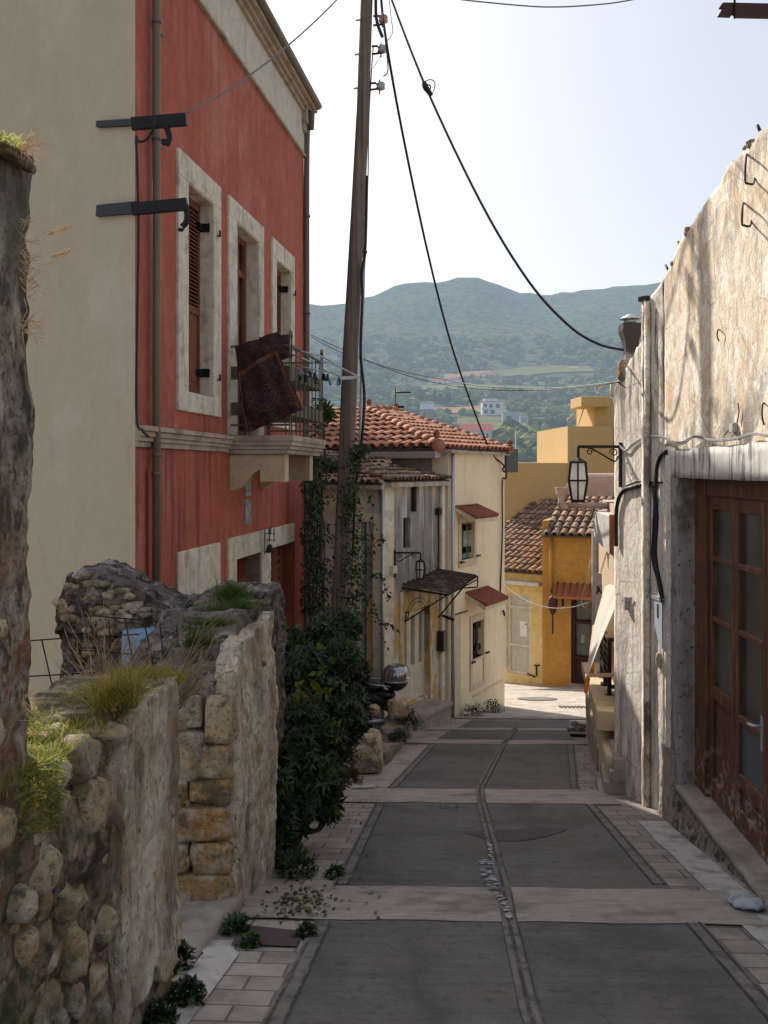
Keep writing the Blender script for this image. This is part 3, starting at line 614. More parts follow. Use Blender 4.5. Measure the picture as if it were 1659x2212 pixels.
def fhouse(x0, x1, y0, y1, label, wall, roof='flat', rm=None, wins=(), rh=8, cat='house', dep=None):
    """far house: pixel box of the front; windows in fractions"""
    b = T((x0+x1)/2, y1); k = b.y/FP; W = (x1-x0)*k; H = (y1-y0)*k; D = dep or W*.8
    c = P((x0+x1)/2, y1, b.y); t = thing('hillside_house', c, label, cat, 'houses on the far hillside')
    f = Fr((c.x-W/2, c.y), (c.x+W/2, c.y+.001)); z0 = c.z
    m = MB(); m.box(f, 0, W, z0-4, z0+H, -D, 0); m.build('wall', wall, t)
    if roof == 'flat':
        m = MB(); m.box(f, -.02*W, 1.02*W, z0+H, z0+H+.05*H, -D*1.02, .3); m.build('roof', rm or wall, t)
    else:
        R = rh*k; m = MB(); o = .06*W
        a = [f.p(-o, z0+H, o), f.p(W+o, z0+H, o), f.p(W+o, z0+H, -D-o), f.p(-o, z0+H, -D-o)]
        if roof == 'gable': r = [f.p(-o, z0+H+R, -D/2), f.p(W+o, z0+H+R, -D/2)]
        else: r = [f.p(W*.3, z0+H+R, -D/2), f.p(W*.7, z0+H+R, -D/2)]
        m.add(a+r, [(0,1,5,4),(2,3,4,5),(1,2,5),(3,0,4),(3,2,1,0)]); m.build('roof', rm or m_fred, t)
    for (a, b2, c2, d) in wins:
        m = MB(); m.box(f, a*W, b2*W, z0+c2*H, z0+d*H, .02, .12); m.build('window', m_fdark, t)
    return t, f, z0, W, H
t, f, z0, W, H = fhouse(1042, 1086, 868, 897, 'white villa of stacked floors with balconies on the far hillside', m_fwhite, 'flat', m_fred, [(.08,.22,.6,.85),(.35,.5,.55,.85),(.66,.85,.55,.85),(.1,.25,.15,.4),(.4,.6,.12,.4)])
m = MB(); m.box(f, -.06*W, .5*W, z0+H*.45, z0+H*.52, 0, W*.12); m.build('balcony', m_fwhite, t); m = MB(); m.box(f, W*.1, W*.75, z0+H*1.05, z0+H*1.25, -W*.7, -W*.1); m.build('upper_storey', m_fwhite, t)
t, f, z0, W, H = fhouse(1000, 1062, 930, 958, 'white house with a shallow red and white roof just above the tiled roof', m_fwhite, 'gable', m_fred, [(.55,.62,.2,.8),(.68,.75,.2,.8),(.82,.88,.2,.8)], rh=16)
fhouse(910, 936, 884, 911, 'brown stone tower house with a blue-grey metal roof on the far slope', m_fbrown, 'gable', m_fsil, [(.2,.35,.5,.7)], rh=12)
fhouse(1087, 1122, 893, 912, 'low grey-blue building right of the white villa', m_fgrey, 'flat', None, [(.2,.5,.2,.7)])
fhouse(1124, 1145, 900, 914, 'small pale shed right of the grey-blue building', m_fgrey, 'flat', m_fwhite)
fhouse(928, 962, 822, 830, 'long pinkish farmhouse at the foot of the hill', m_fwhite, 'hip', m_fred, [(.2,.3,.2,.7),(.6,.7,.2,.7)], rh=5)
fhouse(966, 992, 819, 827, 'small pinkish farmhouse right of the long one', m_fwhite, 'hip', m_fred, (), rh=5)
fhouse(1040, 1072, 807, 816, 'red-roofed farmhouse beside the pale green field', m_fwhite, 'hip', m_fred, [(.3,.45,.2,.7)], rh=5)
fhouse(855, 875, 851, 858, 'small white hut among the trees behind the utility pole', m_fwhite, 'hip', m_fred, (), rh=3)
fhouse(700, 735, 868, 890, 'pale block of flats seen between the balcony and the pole', m_fgrey, 'flat', m_fwhite, [(.1,.3,.2,.4),(.5,.7,.2,.4),(.1,.3,.6,.8),(.5,.7,.6,.8)])
# slim pale mast in the fields
v = T(1114, 1000, 140); t = thing('field_mast', v, 'slim pale concrete mast standing among the fields beyond the cream house', 'mast')
k = v.y/FP; m = MB(); m.tube([v-Vector((0,0,1)), v+Vector((0,0,70*k))], [1.6*k, 1.0*k], 6); m.build('shaft', m_fwhite, t)
random.seed(11)
# ================================================================ RED HOUSE
FR = Fr((-2.15,8.0), (-1.24,14.3)); LR = FR.L
FC = Fr((-2.15,8.0), (-4.61,10.05))
Zt = 5.62
rh = thing('red_house', (-2.15,8.0,-3.6), 'tall red plastered house with cream gable wall, stone framed shuttered windows and a balcony', 'house')
def so(x, d=0): return FR.s(x, d)
w1 = (so(402), so(458), .78, 2.87); w2 = (so(508), so(556), .40, 2.90); w3 = (so(594), so(626), .78, 2.87)
g1 = (so(507), so(562), -4.2, -1.05); g2 = (so(581), so(637), -4.2, -1.05)
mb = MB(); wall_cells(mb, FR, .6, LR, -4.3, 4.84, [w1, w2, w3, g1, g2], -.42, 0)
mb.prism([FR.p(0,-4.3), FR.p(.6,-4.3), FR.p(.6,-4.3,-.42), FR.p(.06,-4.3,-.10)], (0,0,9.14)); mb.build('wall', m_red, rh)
mb = MB()   # gable wall, plus walls of an unseen rear wing added to block the sun
mb.prism([FC.p(-.004,-4.3,.003), FC.p(FC.L,-4.3,.003), FC.p(FC.L,-4.3,-.3), FC.p(.5,-4.3,-.3)], (0,0,Zt+4.3))
b0 = FC.p(FC.L, 0); b1 = FR.p(LR, 0)
for a, b in (((b0.x, b0.y), (-5.9, 20.4)), ((-5.9, 20.4), (-2.25, 20.3)), ((-2.25, 20.3), (-2.12, 18.7)), ((-2.12, 18.7), (-5.7, 18.5)), ((-2.12, 18.7), (-1.95, 16.5)), ((-1.95, 16.5), (b1.x-.1, b1.y+.12)), ((b1.x-.1, b1.y+.12), (-5.3, 14.4))):
    f = Fr(a, b); zt_ = 2.9 if a == (-1.95,16.5) else (4.7 if a in ((-2.12,18.7), (-2.25,20.3)) else (Zt-.2 if a != (b0.x, b0.y) and a != (-5.9,20.4) else 4.7)); mb.box(f, 0, f.L, -4.3, zt_, -.12, .12)
mb.build('wall', m_creamwall, rh)['label'] = 'cream plastered gable wall facing up the street, plus unseen rear wing added for shade'
mb = MB(); pts = [FR.p(.3,5.40,-.3), FR.p(LR,5.40,-.3), Vector((-5.2,14.5,5.40)), Vector((b0.x+.2,b0.y,5.40))]; mb.prism(pts, (0,0,.10)); mb.prism([Vector((-1.4,14.5,2.8)), Vector((-1.97,16.5,2.8)), Vector((-2.1,18.7,2.8)), Vector((-5.6,18.5,2.8)), Vector((-5.3,14.5,2.8))], (0,0,.1)); mb.prism([Vector((-2.12,18.7,5.3)), Vector((-2.25,20.3,5.3)), Vector((-5.8,20.3,5.3)), Vector((-5.6,18.5,4.6))], (0,0,.1)); mb.build('roof', m_under, rh)  # house roof, then slabs over the added unseen wing
mb = MB(); mb.box(FR, .03, LR+.02, 4.84, 5.50, -.012, .02); mb.build('frieze', m_frieze, rh)
mb = MB()
for i, (z, h, d) in enumerate(((4.815,.045,.045),(5.46,.05,.07),(5.51,.05,.12),(5.56,.07,.18))): mb.box(FR, .0, LR+(.02 if i == 0 else d), z, z+h, -.01, d)
mb.box(FR, LR-.22, LR+.10, 5.30, 5.56, .02, .10); mb.box(FR, LR-.2, LR+.14, 5.18, 5.34, .02, .07)
mb.build('cornice', m_mould, rh, bevel=.008)
mb = MB(); mb.tube([FR.p(0,5.66,.2), FR.p(LR+.15,5.66,.2)], .06, 8); mb.build('gutter', m_pipe, rh)
# belt course
mb = MB(); sb0 = so(490)
for z, h, d in ((.20,.05,.03),(.25,.04,.055),(.29,.05,.075),(.34,.045,.10)): mb.box(FR, -.01, sb0, z, z+h, 0, d)
mb.build('belt_course', m_mould, rh, bevel=.006)
# stone surrounds
def surround(a0, a1, z0, z1, o, name='stone_surround', sill=True):
    m = MB(); A0, A1, Z0, Z1 = o
    m.box(FR, a0, A0, z0, Z1, -.2, .03); m.box(FR, A1, a1, z0, Z1, -.2, .03); m.box(FR, a0, a1, Z1, z1, -.2, .0305)
    if sill: m.box(FR, A0, A1, z0, Z0, -.3, .0325)
    # reveal faces of the opening, plastered
    return m.build(name, m_stone, rh, bevel=.008)
s1 = surround(so(380), so(473), .58, 3.12, w1); s2 = surround(so(490.5), so(566), .40, 3.13, w2, sill=False); s3 = surround(so(585), so(633), .58, 3.12, w3)
def shutter(o, d, panel=True, nl=2):
    A0, A1, Z0, Z1 = o; wd = (A1-A0)/nl
    for i in range(nl):
        a, b = A0+i*wd+.004, A0+(i+1)*wd-.004; m = MB(); st = .05
        m.box(FR, a, a+st, Z0, Z1, d-.04, d); m.box(FR, b-st, b, Z0, Z1, d-.04, d)
        H = Z1-Z0; zm = Z0+H*.42
        for za, zb in ((Z0, Z0+.1), (zm, zm+.08), (Z1-.09, Z1)): m.box(FR, a+st, b-st, za, zb, d-.04, d-.002)
        m.box(FR, a+st, b-st, Z0+.1, zm, d-.035, d-.018)
        m.box(FR, a+st+.03, b-st-.03, Z0+.16, zm-.06, d-.02, d-.008)
        sh = m.build('shutter', m_wood, rh, bevel=.004); m = MB(); z = zm+.1
        while z < Z1-.11: m.hexa([FR.p(a+st,z,d-.005), FR.p(b-st,z,d-.005), FR.p(b-st,z+.012,d-.04), FR.p(a+st,z+.012,d-.04), FR.p(a+st,z+.012,d-.002), FR.p(b-st,z+.012,d-.002), FR.p(b-st,z+.03,d-.037), FR.p(a+st,z+.03,d-.037)]); z += .042
        m.build('louvres', m_wood, sh)
        m = MB(); m.box(FR, a+st, b-st, zm+.08, Z1-.09, d-.06, d-.045); m.build('backing', m_dark, sh)
shutter(w1, -.13); shutter(w3, -.13)
mb = MB()
for o in (w1, w2, w3): mb.box(FR, o[1]-.012, o[1]-.001, o[2], o[3], -.40, .02); mb.box(FR, o[0]+.001, o[1]-.012, o[3]-.012, o[3]-.001, -.40, .02); mb.box(FR, o[0]+.001, o[0]+.012, o[2], o[3]-.012, -.40, .02)
mb.build('reveal', m_stone, rh)
def pins(o):
    for z in (o[2]+.22, o[3]-.3):
        m = MB(); m.box(FR, o[1]-.03, o[1]-.0, z, z+.09, -.16, -.02); m.bar(FR.p(o[1]-.12,z+.045,-.12), FR.p(o[1]-.02,z+.045,-.12), .05, .07); m.build('hinge', m_ironblk, rh); m = MB(); m.bar(FR.p(o[1]+.09,z-.03,.06), FR.p(o[1]+.09,z+.04,.06), .02); m.bar(FR.p(o[1]+.09,z-.02,.03), FR.p(o[1]+.09,z-.02,.07), .018)
        m.build('latch', m_ironblk, rh)
pins(w1); pins(w3)
# balcony door
mb = MB(); mb.box(FR, w2[0], w2[0]+.09, w2[2], w2[3], -.19, -.14); mb.box(FR, w2[0]+.5, w2[0]+.6, w2[2], w2[3], -.19, -.14); mb.box(FR, w2[1]-.09, w2[1], w2[2], w2[3], -.19, -.14)
for z in (.4, 1.2, 2.4, 2.82): mb.box(FR, w2[0]+.09, w2[1]-.09, z, z+.08, -.19, -.145)
dr = mb.build('balcony_door', m_wood, rh, bevel=.004)
mb = MB(); mb.box(FR, w2[0], w2[1], w2[2], w2[3], -.21, -.195); mb.build('pane', m_glass, dr)
# ground floor: blocked window slab, door surround, doors
mb = MB(); mb.box(FR, so(382), so(473), -1.95, -.80, -.05, .022); mb.build('blocked_window', m_stone, rh, bevel=.01)
mb = MB(); mb.box(FR, so(490.5), so(632), -1.05, -.78, -.2, .03); mb.box(FR, so(490.5), g1[0], -4.2, -1.05, -.2, .03); mb.box(FR, g1[1], g2[0], -4.2, -1.05, -.2, .03); mb.build('stone_lintel', m_stone, rh, bevel=.01)
mb = MB(); mb.box(FR, g1[0], g1[1], -4.2, -1.05, -.34, -.30); mb.box(FR, g1[0], g1[0]+.06, -4.2, -1.1, -.30, -.22); mb.build('door', m_wood, rh)
for k in range(2):
    a = g2[0]+.02+k*.42; m = MB(); 
    m.box(FR, a, a+.06, -4.1, -1.1, -.1, -.04); m.box(FR, a+.33, a+.39, -4.1, -1.1, -.1, -.04); m.box(FR, a+.06, a+.33, -4.1, -1.1, -.095, -.08)
    for q in range(24): m.box(FR, a+.06, a+.33, -3.9+q*.115, -3.85+q*.115, -.08, -.05)
    m.build('door_leaf', m_wood, rh)
mb = MB()
for z0, z1 in ((.02,-.25), (-.27,-.32), (-.36,-.66)): mb.box(FR, so(528), so(540), z1, z0, 0, .012)
mb.build('pipe_cover', m_greenp, rh)
# downpipes and pipes
mb = MB(); mb.tube([FR.p(so(338,.07),5.6,.07), FR.p(so(338,.07),-3.0,.07)], .036, 12); mb.build('downpipe', m_pipe, rh)
for z in (4.0, 2.95, .12, -.05):
    m = MB(); m.tube([FR.p(so(338,.07),z,.07), FR.p(so(338,.07),z+.03,.07)], .043, 12); m.bar(FR.p(so(338)-.11,z+.015,.02), FR.p(so(338)+.10,z+.015,.02), .015); m.build('pipe_clamp', m_pipe, rh)
mb = MB(); mb.tube([FR.p(so(322,.03),.0,.03), FR.p(so(325,.03),-3.0,.03)], .016, 8); mb.build('pipe', m_pipered, rh)
mb = MB(); mb.tube(spline([FR.p(LR-.1,5.5,.15), FR.p(LR-.02,5.25,.12), FR.p(LR-.0,5.0,.05), FR.p(LR+.0,.5,.05), FR.p(LR+.0,-3.8,.05)]), .045, 10)
for z in (3.9, 2.4, .9): mb.tube([FR.p(LR,z,.05), FR.p(LR,z+.03,.05)], .055, 10)
mb.build('downpipe', m_pipe, rh)
# corner iron beams across the gable corner
mb = MB()
A = FC.px(210,268,.03); B = Vector(FR.p(-.02,0,.06)); Z1 = FR.z(297,262)
def barpx(m, x0, y0, x1, y1, h, d=.03):
    # iron plate let into the gable and run past the corner, parallel to the picture of the gable
    a = FC.px(x0, y0, d); b = FC.px(x1, y1, d); m.bar(a, b, .045, h); return a, b
A, Bp = barpx(mb, 212, 269, 300, 264, .055, .02); A2 = P(285, 268, 7.88); B2 = P(403, 258, 7.86); mb.bar(A2, B2, .05, .10)
mb.box(Fr((A2.x, A2.y), (B2.x, B2.y)), 0, (B2-A2).length, A2.z+.045, A2.z+.058, -.06, .06) if False else None
mb.tube(spline([P(358,272,7.86), P(364,288,7.86), P(366,300,7.86), P(360,314,7.86)]), .026, 6); mb.bar(P(350,306,7.86), P(362,308,7.86), .05, .04)
mb.build('iron_bracket', m_ironblk, rh)
mb = MB(); barpx(mb, 212, 456, 300, 448, .10, .02); mb.bar(P(285,452,7.88), P(404,441,7.86), .05, .10)
mb.tube(spline([P(400,442,7.86), P(404,462,7.86), P(402,480,7.86), P(393,490,7.86)]), .028, 6); mb.lathe(P(391,497,7.86)-Vector((0,0,.01)), [(.02,0),(.028,.012),(.02,.024)], 8)
mb.build('iron_bracket', m_ironblk, rh)
mb = MB(); mb.tube(spline([P(336,255,7.8), P(332,276,7.8), P(318,300,7.85), P(300,306,7.88), P(294,296,7.9), P(296,350,7.92), P(299,500,7.94), P(296,700,7.95), P(295,900,7.95), P(308,930,7.9), P(322,945,7.9)]), .012, 6); mb.build('wall_cable', m_cable, rh)
# balcony
BAL = (sb0, so(490)+1.78); bs0, bs1 = BAL; BD = .78
mb = MB()
for z, h, d in ((.18,.05,-.07),(.23,.045,-.04),(.275,.05,-.015),(.325,.065,.0)): mb.box(FR, bs0-d*.5+.0, bs1+d, z, z+h, -.02, BD+d)
slab = mb.build('balcony_slab', m_mould, rh, bevel=.008)
def corbel(a):
    pr = [(0,.18),(.66,.18),(.66,-.14),(.36,-.14),(.36,.0),(.30,-.03),(.22,-.12),(.12,-.20),(.04,-.24),(0,-.24)]
    m = MB(); m.prism([FR.p(a, z, d) for d, z in pr], FR.u*.17); return m.build('corbel', m_corbel, rh, bevel=.01)
corbel(bs0+.08); corbel(bs0+1.35)
mb = MB(); zt = 1.42
def rail(m, a, b, z0, z1, t=.012): m.hexa([Vector((a.x,a.y,z0)), Vector((b.x,b.y,z0)), Vector((b.x,b.y,z0))+FR.u*t, Vector((a.x,a.y,z0))+FR.u*t, Vector((a.x,a.y,z1)), Vector((b.x,b.y,z1)), Vector((b.x,b.y,z1))+FR.u*t, Vector((a.x,a.y,z1))+FR.u*t])
c0, c1, c2, c3 = FR.p(bs0+.06,0,.01), FR.p(bs0+.06,0,BD-.05), FR.p(bs1-.05,0,BD-.05), FR.p(bs1-.05,0,.01)
for a, b in ((c0,c1),(c1,c2),(c2,c3)):
    f = Fr((a.x,a.y),(b.x,b.y)); L_ = f.L
    mb.box(f, 0, L_, zt-.025, zt, -.012, .012)
    for z, h in ((1.03,.15),(.62,.15),(.50,.022)): mb.box(f, 0, L_, z, z+h, -.005, .005)
    n = max(3, int(L_/.19))
    for i in range(1, n):
        mb.box(f, L_*i/n-.006, L_*i/n+.006, .39, zt-.02, .006, .018)
for c in (c1, c2):
    for dx in (-.045, .045):
        q = c+FR.n*0+FR.u*dx; mb.bar(Vector((q.x,q.y,.39)), Vector((q.x,q.y,1.50)), .03, .014)
    mb.tube([c+FR.u*(.045*cos(t*pi/6))+Vector((0,0,1.5+.07*sin(t*pi/6))) for t in range(7)], .014, 6)
for c in (c0, c3): mb.bar(Vector((c.x,c.y,.39)), Vector((c.x,c.y,zt)), .05, .03)
mb.build('railing', m_olive, rh)

# carpet over the railing
def cloth(pts, nx, ny, Yd, amp, mat, name, parent, bul=0, sd=0, th=.006):
    """pixel quad (tl,tr,br,bl) at depths Yd (same order) -> wavy cloth"""
    q = [P(x, y, Y) for (x, y), Y in zip(pts, Yd)]; m = MB()
    def at(u, v, o=0):
        p = q[0].lerp(q[1], u).lerp(q[3].lerp(q[2], u), v)
        return p+FR.u*(-(amp*noise.noise(Vector((u*3+sd, v*2.2, sd))) + bul*sin(pi*u)*sin(pi*v*.9)+.016*sin(u*15+v*2.5+sd)+.012*sin(u*27-v*5)*v) + o)
    for o in (0, th):
        vs = [at(i/nx, j/ny, o) for j in range(ny+1) for i in range(nx+1)]
        m.add(vs, [(j*(nx+1)+i, j*(nx+1)+i+1, (j+1)*(nx+1)+i+1, (j+1)*(nx+1)+i) for j in range(ny) for i in range(nx)], smooth=True)
    return m.build(name, mat, parent), at
ct = thing('carpet', P(575,830,10.3), 'dark maroon patterned carpet folded and hung over the balcony railing of the red house', 'carpet')
cloth([(507,748),(600,716),(630,772),(513,806)], 24, 14, (10.52,10.5,10.4,10.45), .05, m_carpet, 'folded_top', ct, .05, 3)
cloth([(560,728),(622,722),(632,770),(575,775)], 14, 10, (10.62,10.6,10.5,10.5), .05, m_carpet, 'folded_top', ct, .06, 8)
o, at = cloth([(512,806),(598,752),(654,885),(531,936)], 30, 34, (10.38,10.3,10.28,10.36), .10, m_carpet, 'hanging_flap', ct, .05, 5)
mb = MB()
def ribbon(m, f, n, w=.02):
    ps = [f(t/n) for t in range(n+1)]
    for i in range(n): m.bar(ps[i], ps[i+1], w, .004, up=FR.u)
ribbon(mb, lambda t: at(.04+.92*t, .045, -.012), 24, .045); ribbon(mb, lambda t: at(.955, .04+.92*t, -.012), 24, .03); ribbon(mb, lambda t: at(.04, .05+.9*t, -.012), 24, .015)
mb.build('border', m_carpetb, ct); mb = MB()
ribbon(mb, lambda t: at(.5+.17*cos(t*2*pi)*(1+.12*cos(16*pi*t)), .62+.14*sin(t*2*pi)*(1+.12*cos(16*pi*t)), -.011), 64, .008)
ribbon(mb, lambda t: at(.5+.24*cos(t*2*pi), .62+.2*sin(t*2*pi), -.011), 40, .006)
mb.build('medallion', m_carpetb, ct)
# drying rack with pegs
dk = thing('drying_rack', P(700,800,11), 'steel wire drying rack full of pegs sticking out from the balcony', 'drying rack')
mb = MB(); D = lambda x, y, Y=11.0: P(x, y, Y)
for pl in ([(632,755),(690,768),(715,780),(738,795),(776,815)], [(632,766),(680,785)], [(690,783),(715,783),(740,797)], [(690,795),(740,815),(776,813)], [(640,800),(690,818),(730,816),(776,817)], [(632,788),(700,803),(740,803)], [(650,806),(700,822),(760,818)]):
    mb.tube([D(x, y, 10.9+.002*(x-632)) for x, y in pl], .010, 6)
mb.tube(spline([D(735,785), D(738,797), D(734,806)]), .006, 5)
mb.build('frame', m_galv, dk)
for i in range(26):
    x = U(640, 735); y = 800+(x-640)*.1+U(-3, 12); a = D(x, y, 10.9+U(-.1,.1)); m = MB(); e = a+Vector((U(-.02,.02), U(-.02,.02), -.075))
    m.bar(a, e, .014, .022); m.bar(a+Vector((.008,0,0)), e+Vector((.012,0,0)), .008, .02); m.build('peg', random.choice([m_plasticblk, m_ironblk, m_crate]), dk)
# bell lamp by the door
bl = thing('door_bell', FR.px(583,1180,.05), 'small wrought iron bell on a scrolled bracket over the red house door', 'bell')
mb = MB(); c = FR.px(583,1175,.06)
for x in (572, 582, 592): mb.bar(FR.px(x,1142,.10), FR.px(x,1170 if x > 575 else 1196,.10), .010)
for y in (1152, 1166): mb.bar(FR.px(571,y,.10), FR.px(594,y+1,.10), .010)
mb.tube([FR.px(583,1147,.1)+Vector((0,0,0))+FR.u*.05*cos(a*pi/4)+Vector((0,0,.05*sin(a*pi/4))) for a in range(9)], .007, 5)
mb.bar(FR.px(583,1166,0), FR.px(583,1166,.13), .012); mb.build('bracket', m_ironblk, bl)
mb = MB(); mb.lathe(FR.px(583,1190,.12)-Vector((0,0,.02)), [(.06,0),(.055,.02),(.04,.06),(.028,.09),(.012,.105)], 12); mb.build('bell', m_iron, bl)

# ================================================================ RUIN PILLAR far left
FPL = Fr((-1.75,2.52), (-1.10,2.50))
pl = thing('ruined_pillar', (-1.3,2.6,-2.0), 'tall crumbling rubble pillar at the left edge of the picture with dry grass on top', 'pillar')
mb = MB()
def rightedge(z): return 0
def pw(a, z): return 0
rough_block(mb, FPL, 0, .65, -1.3, lambda a: 1.02-.08*max(0, a-.5)/.13-.06*abs(a-.3), -.35, 0, .014, .012, 12, big=.022, bfq=3)
mb.build('masonry', m_pillar, pl, weld=True)
mb = MB()
stone(mb, P(4,316,2.66), (.07,.14,.03), col=(.5,.42,.36), rot=-.3, sq=.45, amp=.2); stone(mb, P(30,334,2.66), (.04,.12,.028), col=(.42,.36,.32), rot=-.5, sq=.45, amp=.2)
for i in range(9):
    z = U(-.95,-.3); x = U(5,50); k = U(.8,1.35); stone(mb, Vector((-1.115, 2.62+(x-25)*.005, z)), (.03, U(.03,.06), U(.03,.07)), col=(k,k*.92,k*.8), sub=ICO2)
mb.build('stone', m_rub, pl)

# ================================================================ LOW RUBBLE WALL by the street
FW = Fr((-1.32+.1*1.2,1.2), (-1.32+.1*4.03,4.03))   # street face
rw = thing('rubble_wall', (-1.1,2.8,-2.0), 'low crumbling rubble wall with grassy top beside the pavement, plastered at its far end', 'wall')
mb = MB()
sP = FW.s(247)     # where the plaster begins
rough_block(mb, FW, 0, sP+.03, -2.35, lambda a: -.93+.03*sin(a*5), -.42, lambda a, z: -.036+.05*max(0,-(z+1.5)), .035, .035, 5, big=.03)
mb.build('mortar', m_mortar, rw, weld=True)
mb = MB(); random.seed(5); placed = []
for (x, y, rx, rzz, c) in ((75,1745,.11,.085,(1,.95,.85)), (110,1872,.075,.085,(1.15,1.1,1.0)), (210,1740,.085,.11,(1.05,.92,.72)), (-6,1800,.07,.085,(1.2,1.05,.8)), (152,1950,.05,.07,(1.2,1.1,.9)), (190,1640,.10,.085,(.75,.7,.66)), (125,1690,.12,.09,(.85,.75,.68)), (248,1590,.07,.045,(1,.9,.7)), (262,1592,.04,.05,(.9,.85,.7)), (236,1990,.04,.1,(1,.85,.6)), (170,2060,.06,.12,(1,.85,.6)), (60,1960,.05,.06,(1.1,1.1,1))):
    s_ = FW.s(x); z_ = FW.z(x, y); stone(mb, FW.p(s_, z_, -.05), (rx, .085, rzz), FW, c, sq=.5, amp=.42, rot=U(-.3,.3)); placed.append((s_, z_, rx, rzz))
t_ = 0
while t_ < 22000:
    t_ += 1; r = U(.022,.075) if t_ > 1500 else U(.05,.09); a = U(.7, sP-.02); z = U(-2.3,-.98); rx = r*U(.8,1.4); rz = r*U(.6,1.25)
    if a+rx > sP+.03: continue
    if any(((a-p[0])/(rx+p[2]))**2+((z-p[1])/(rz+p[3]))**2 < .74 for p in placed): continue
    placed.append((a, z, rx, rz)); stone(mb, FW.p(a, z, -.062+.05*max(0,-(z+1.5))), (rx, min(r*.8,.055), rz), FW, stonecol(), sq=U(.42,.65), amp=.5, rot=U(-.6,.6), sub=ICO3 if r > .05 else ICO2)
for i in range(60):  # capping stones
    a = U(.5, sP+.1); r = U(.03,.09); stone(mb, FW.p(a, -.93+U(-.02,.03), U(-.4,-.08)), (r, r*U(.7,1.2), r*.55), FW, stonecol(), amp=.3)
for z in (-1.05,-1.3,-1.52,-1.75,-1.95,-2.12,-2.25):   # quoins at the far end
    r = U(.05,.09); stone(mb, FW.p(FW.L-.03, z, -.2), (.045, .17, .10), FW, (1,.82,.56), amp=.2)
    if z < -1.5: stone(mb, FW.p(FW.L-.02, z, -.06), (.05, .06, .10), FW, (1,.85,.6), amp=.25)
mb.build('stone', m_rub, rw)
mb = MB(); rough_block(mb, FW, lambda: 0 if False else sP, FW.L, -2.4, -.93, -.42, -.035, .05, .02, 6) if False else None
rough_block(mb, FW, sP, FW.L, -2.4, -.90, -.44, lambda a, z: -.02+.04*max(0,-(z+1.6)), .03, .014, 7, big=.015); mb.build('masonry', m_mortar, rw, weld=True)
mb = MB()
def jag(a): return -.90+.05*noise.noise(Vector((a*9,0,1)))-.17*max(0, .16-(a-sP))/.16
rough_block(mb, FW, sP+.0, FW.L-.02, lambda a: -2.02+.14*noise.noise(Vector((a*7,2,0)))-.1*(a-sP), jag, -.06, lambda a, z: .028+.05*max(0,-(z+1.6))+.012*noise.noise(Vector((a*16,z*3,4)))+.009*noise.noise(Vector((a*5,z*5,9))), .012, .008, 17, big=.012, bfq=5, seed=2)
mb.build('plaster', m_oldplaster, rw, weld=True)

# ================================================================ GATE PIER of squared stones, plastered street face
FG = Fr((-.84,5.16), (-.73,5.98)); FGf = Fr((-1.28,5.16), (-.84,5.16))
gp = thing('gate_pier', (-1.0,5.4,-2.6), 'gate pier of stacked squared stones, plastered street side, grass on top', 'gate pier')
mb = MB(); rough_block(mb, FGf, .03, .42, -2.6, -1.32, -.75, -.02, .05, .015, 6); mb.build('masonry', m_mortar, gp, weld=True)
mb = MB(); random.seed(9)
def pst(x0, x1, y0, y1, c):
    a = P(x0,y1,5.14); b = P(x1,y0,5.14); ctr = (a+b)/2; ctr.y = 5.25; stone(mb, ctr, ((b.x-a.x)/2*1.04, .16, (b.z-a.z)/2*1.04), col=c, sq=.38, amp=.13, rot=U(-.03,.03))
for r in ((380,445,1575,1690,(.85,.78,.7)),(440,506,1505,1608,(1.15,1.02,.8)),(378,504,1604,1680,(1.05,.9,.7)),(376,408,1676,1735,(.95,.72,.38)),(414,503,1676,1735,(1.05,.74,.36)),(374,503,1740,1815,(1.05,.72,.36)),(374,408,1820,1884,(.8,.68,.5)),(412,503,1820,1886,(.98,.76,.48)),(374,506,1888,1952,(.9,.68,.4)),(402,440,1505,1570,(.9,.85,.78)),(380,412,1520,1580,(.75,.7,.62)),(404,412,1727,1736,(1.1,.9,.6)),(404,412,1845,1870,(1.0,.85,.6))): pst(*r)
mb.build('stone', m_rub, gp)
mb = MB()
rough_block(mb, FG, -.01, FG.L, lambda a: -2.62-.12*a, lambda a: -1.00+.09*a+.03*noise.noise(Vector((a*8,1,1)))-.12*max(0,.1-a)/.1, -.10, lambda a, z: .02+.025*sin((z+2.5)*2.2)+.012*noise.noise(Vector((a*16,z*3,4)))+.009*noise.noise(Vector((a*5,z*5,9))), .012, .009, 17, big=.015, bfq=5, seed=4); mb.build('plaster', m_oldplaster, gp, weld=True)
mb = MB()
for i in range(34):
    x = U(375,555); y = 1500-(x-375)*.35+U(-70,0); Y = 5.3+(1500-y)*.006; stone(mb, P(x, max(y,1290), min(Y,6.3)), (U(.05,.1), U(.05,.12), U(.03,.06)), col=tuple(t*.6 for t in stonecol()), amp=.35)
mb.build('capping', m_rub, gp)
# core that fills the pier up to its grassy top
mb = MB(); rough_block(mb, FG, .0, FG.L-.02, -2.5, lambda a: -1.16+.28*min(1,a/.5), -.62, -.07, .04, .03, 5, big=.03, seed=6); mb.build('masonry', m_lumpy, gp, weld=True)

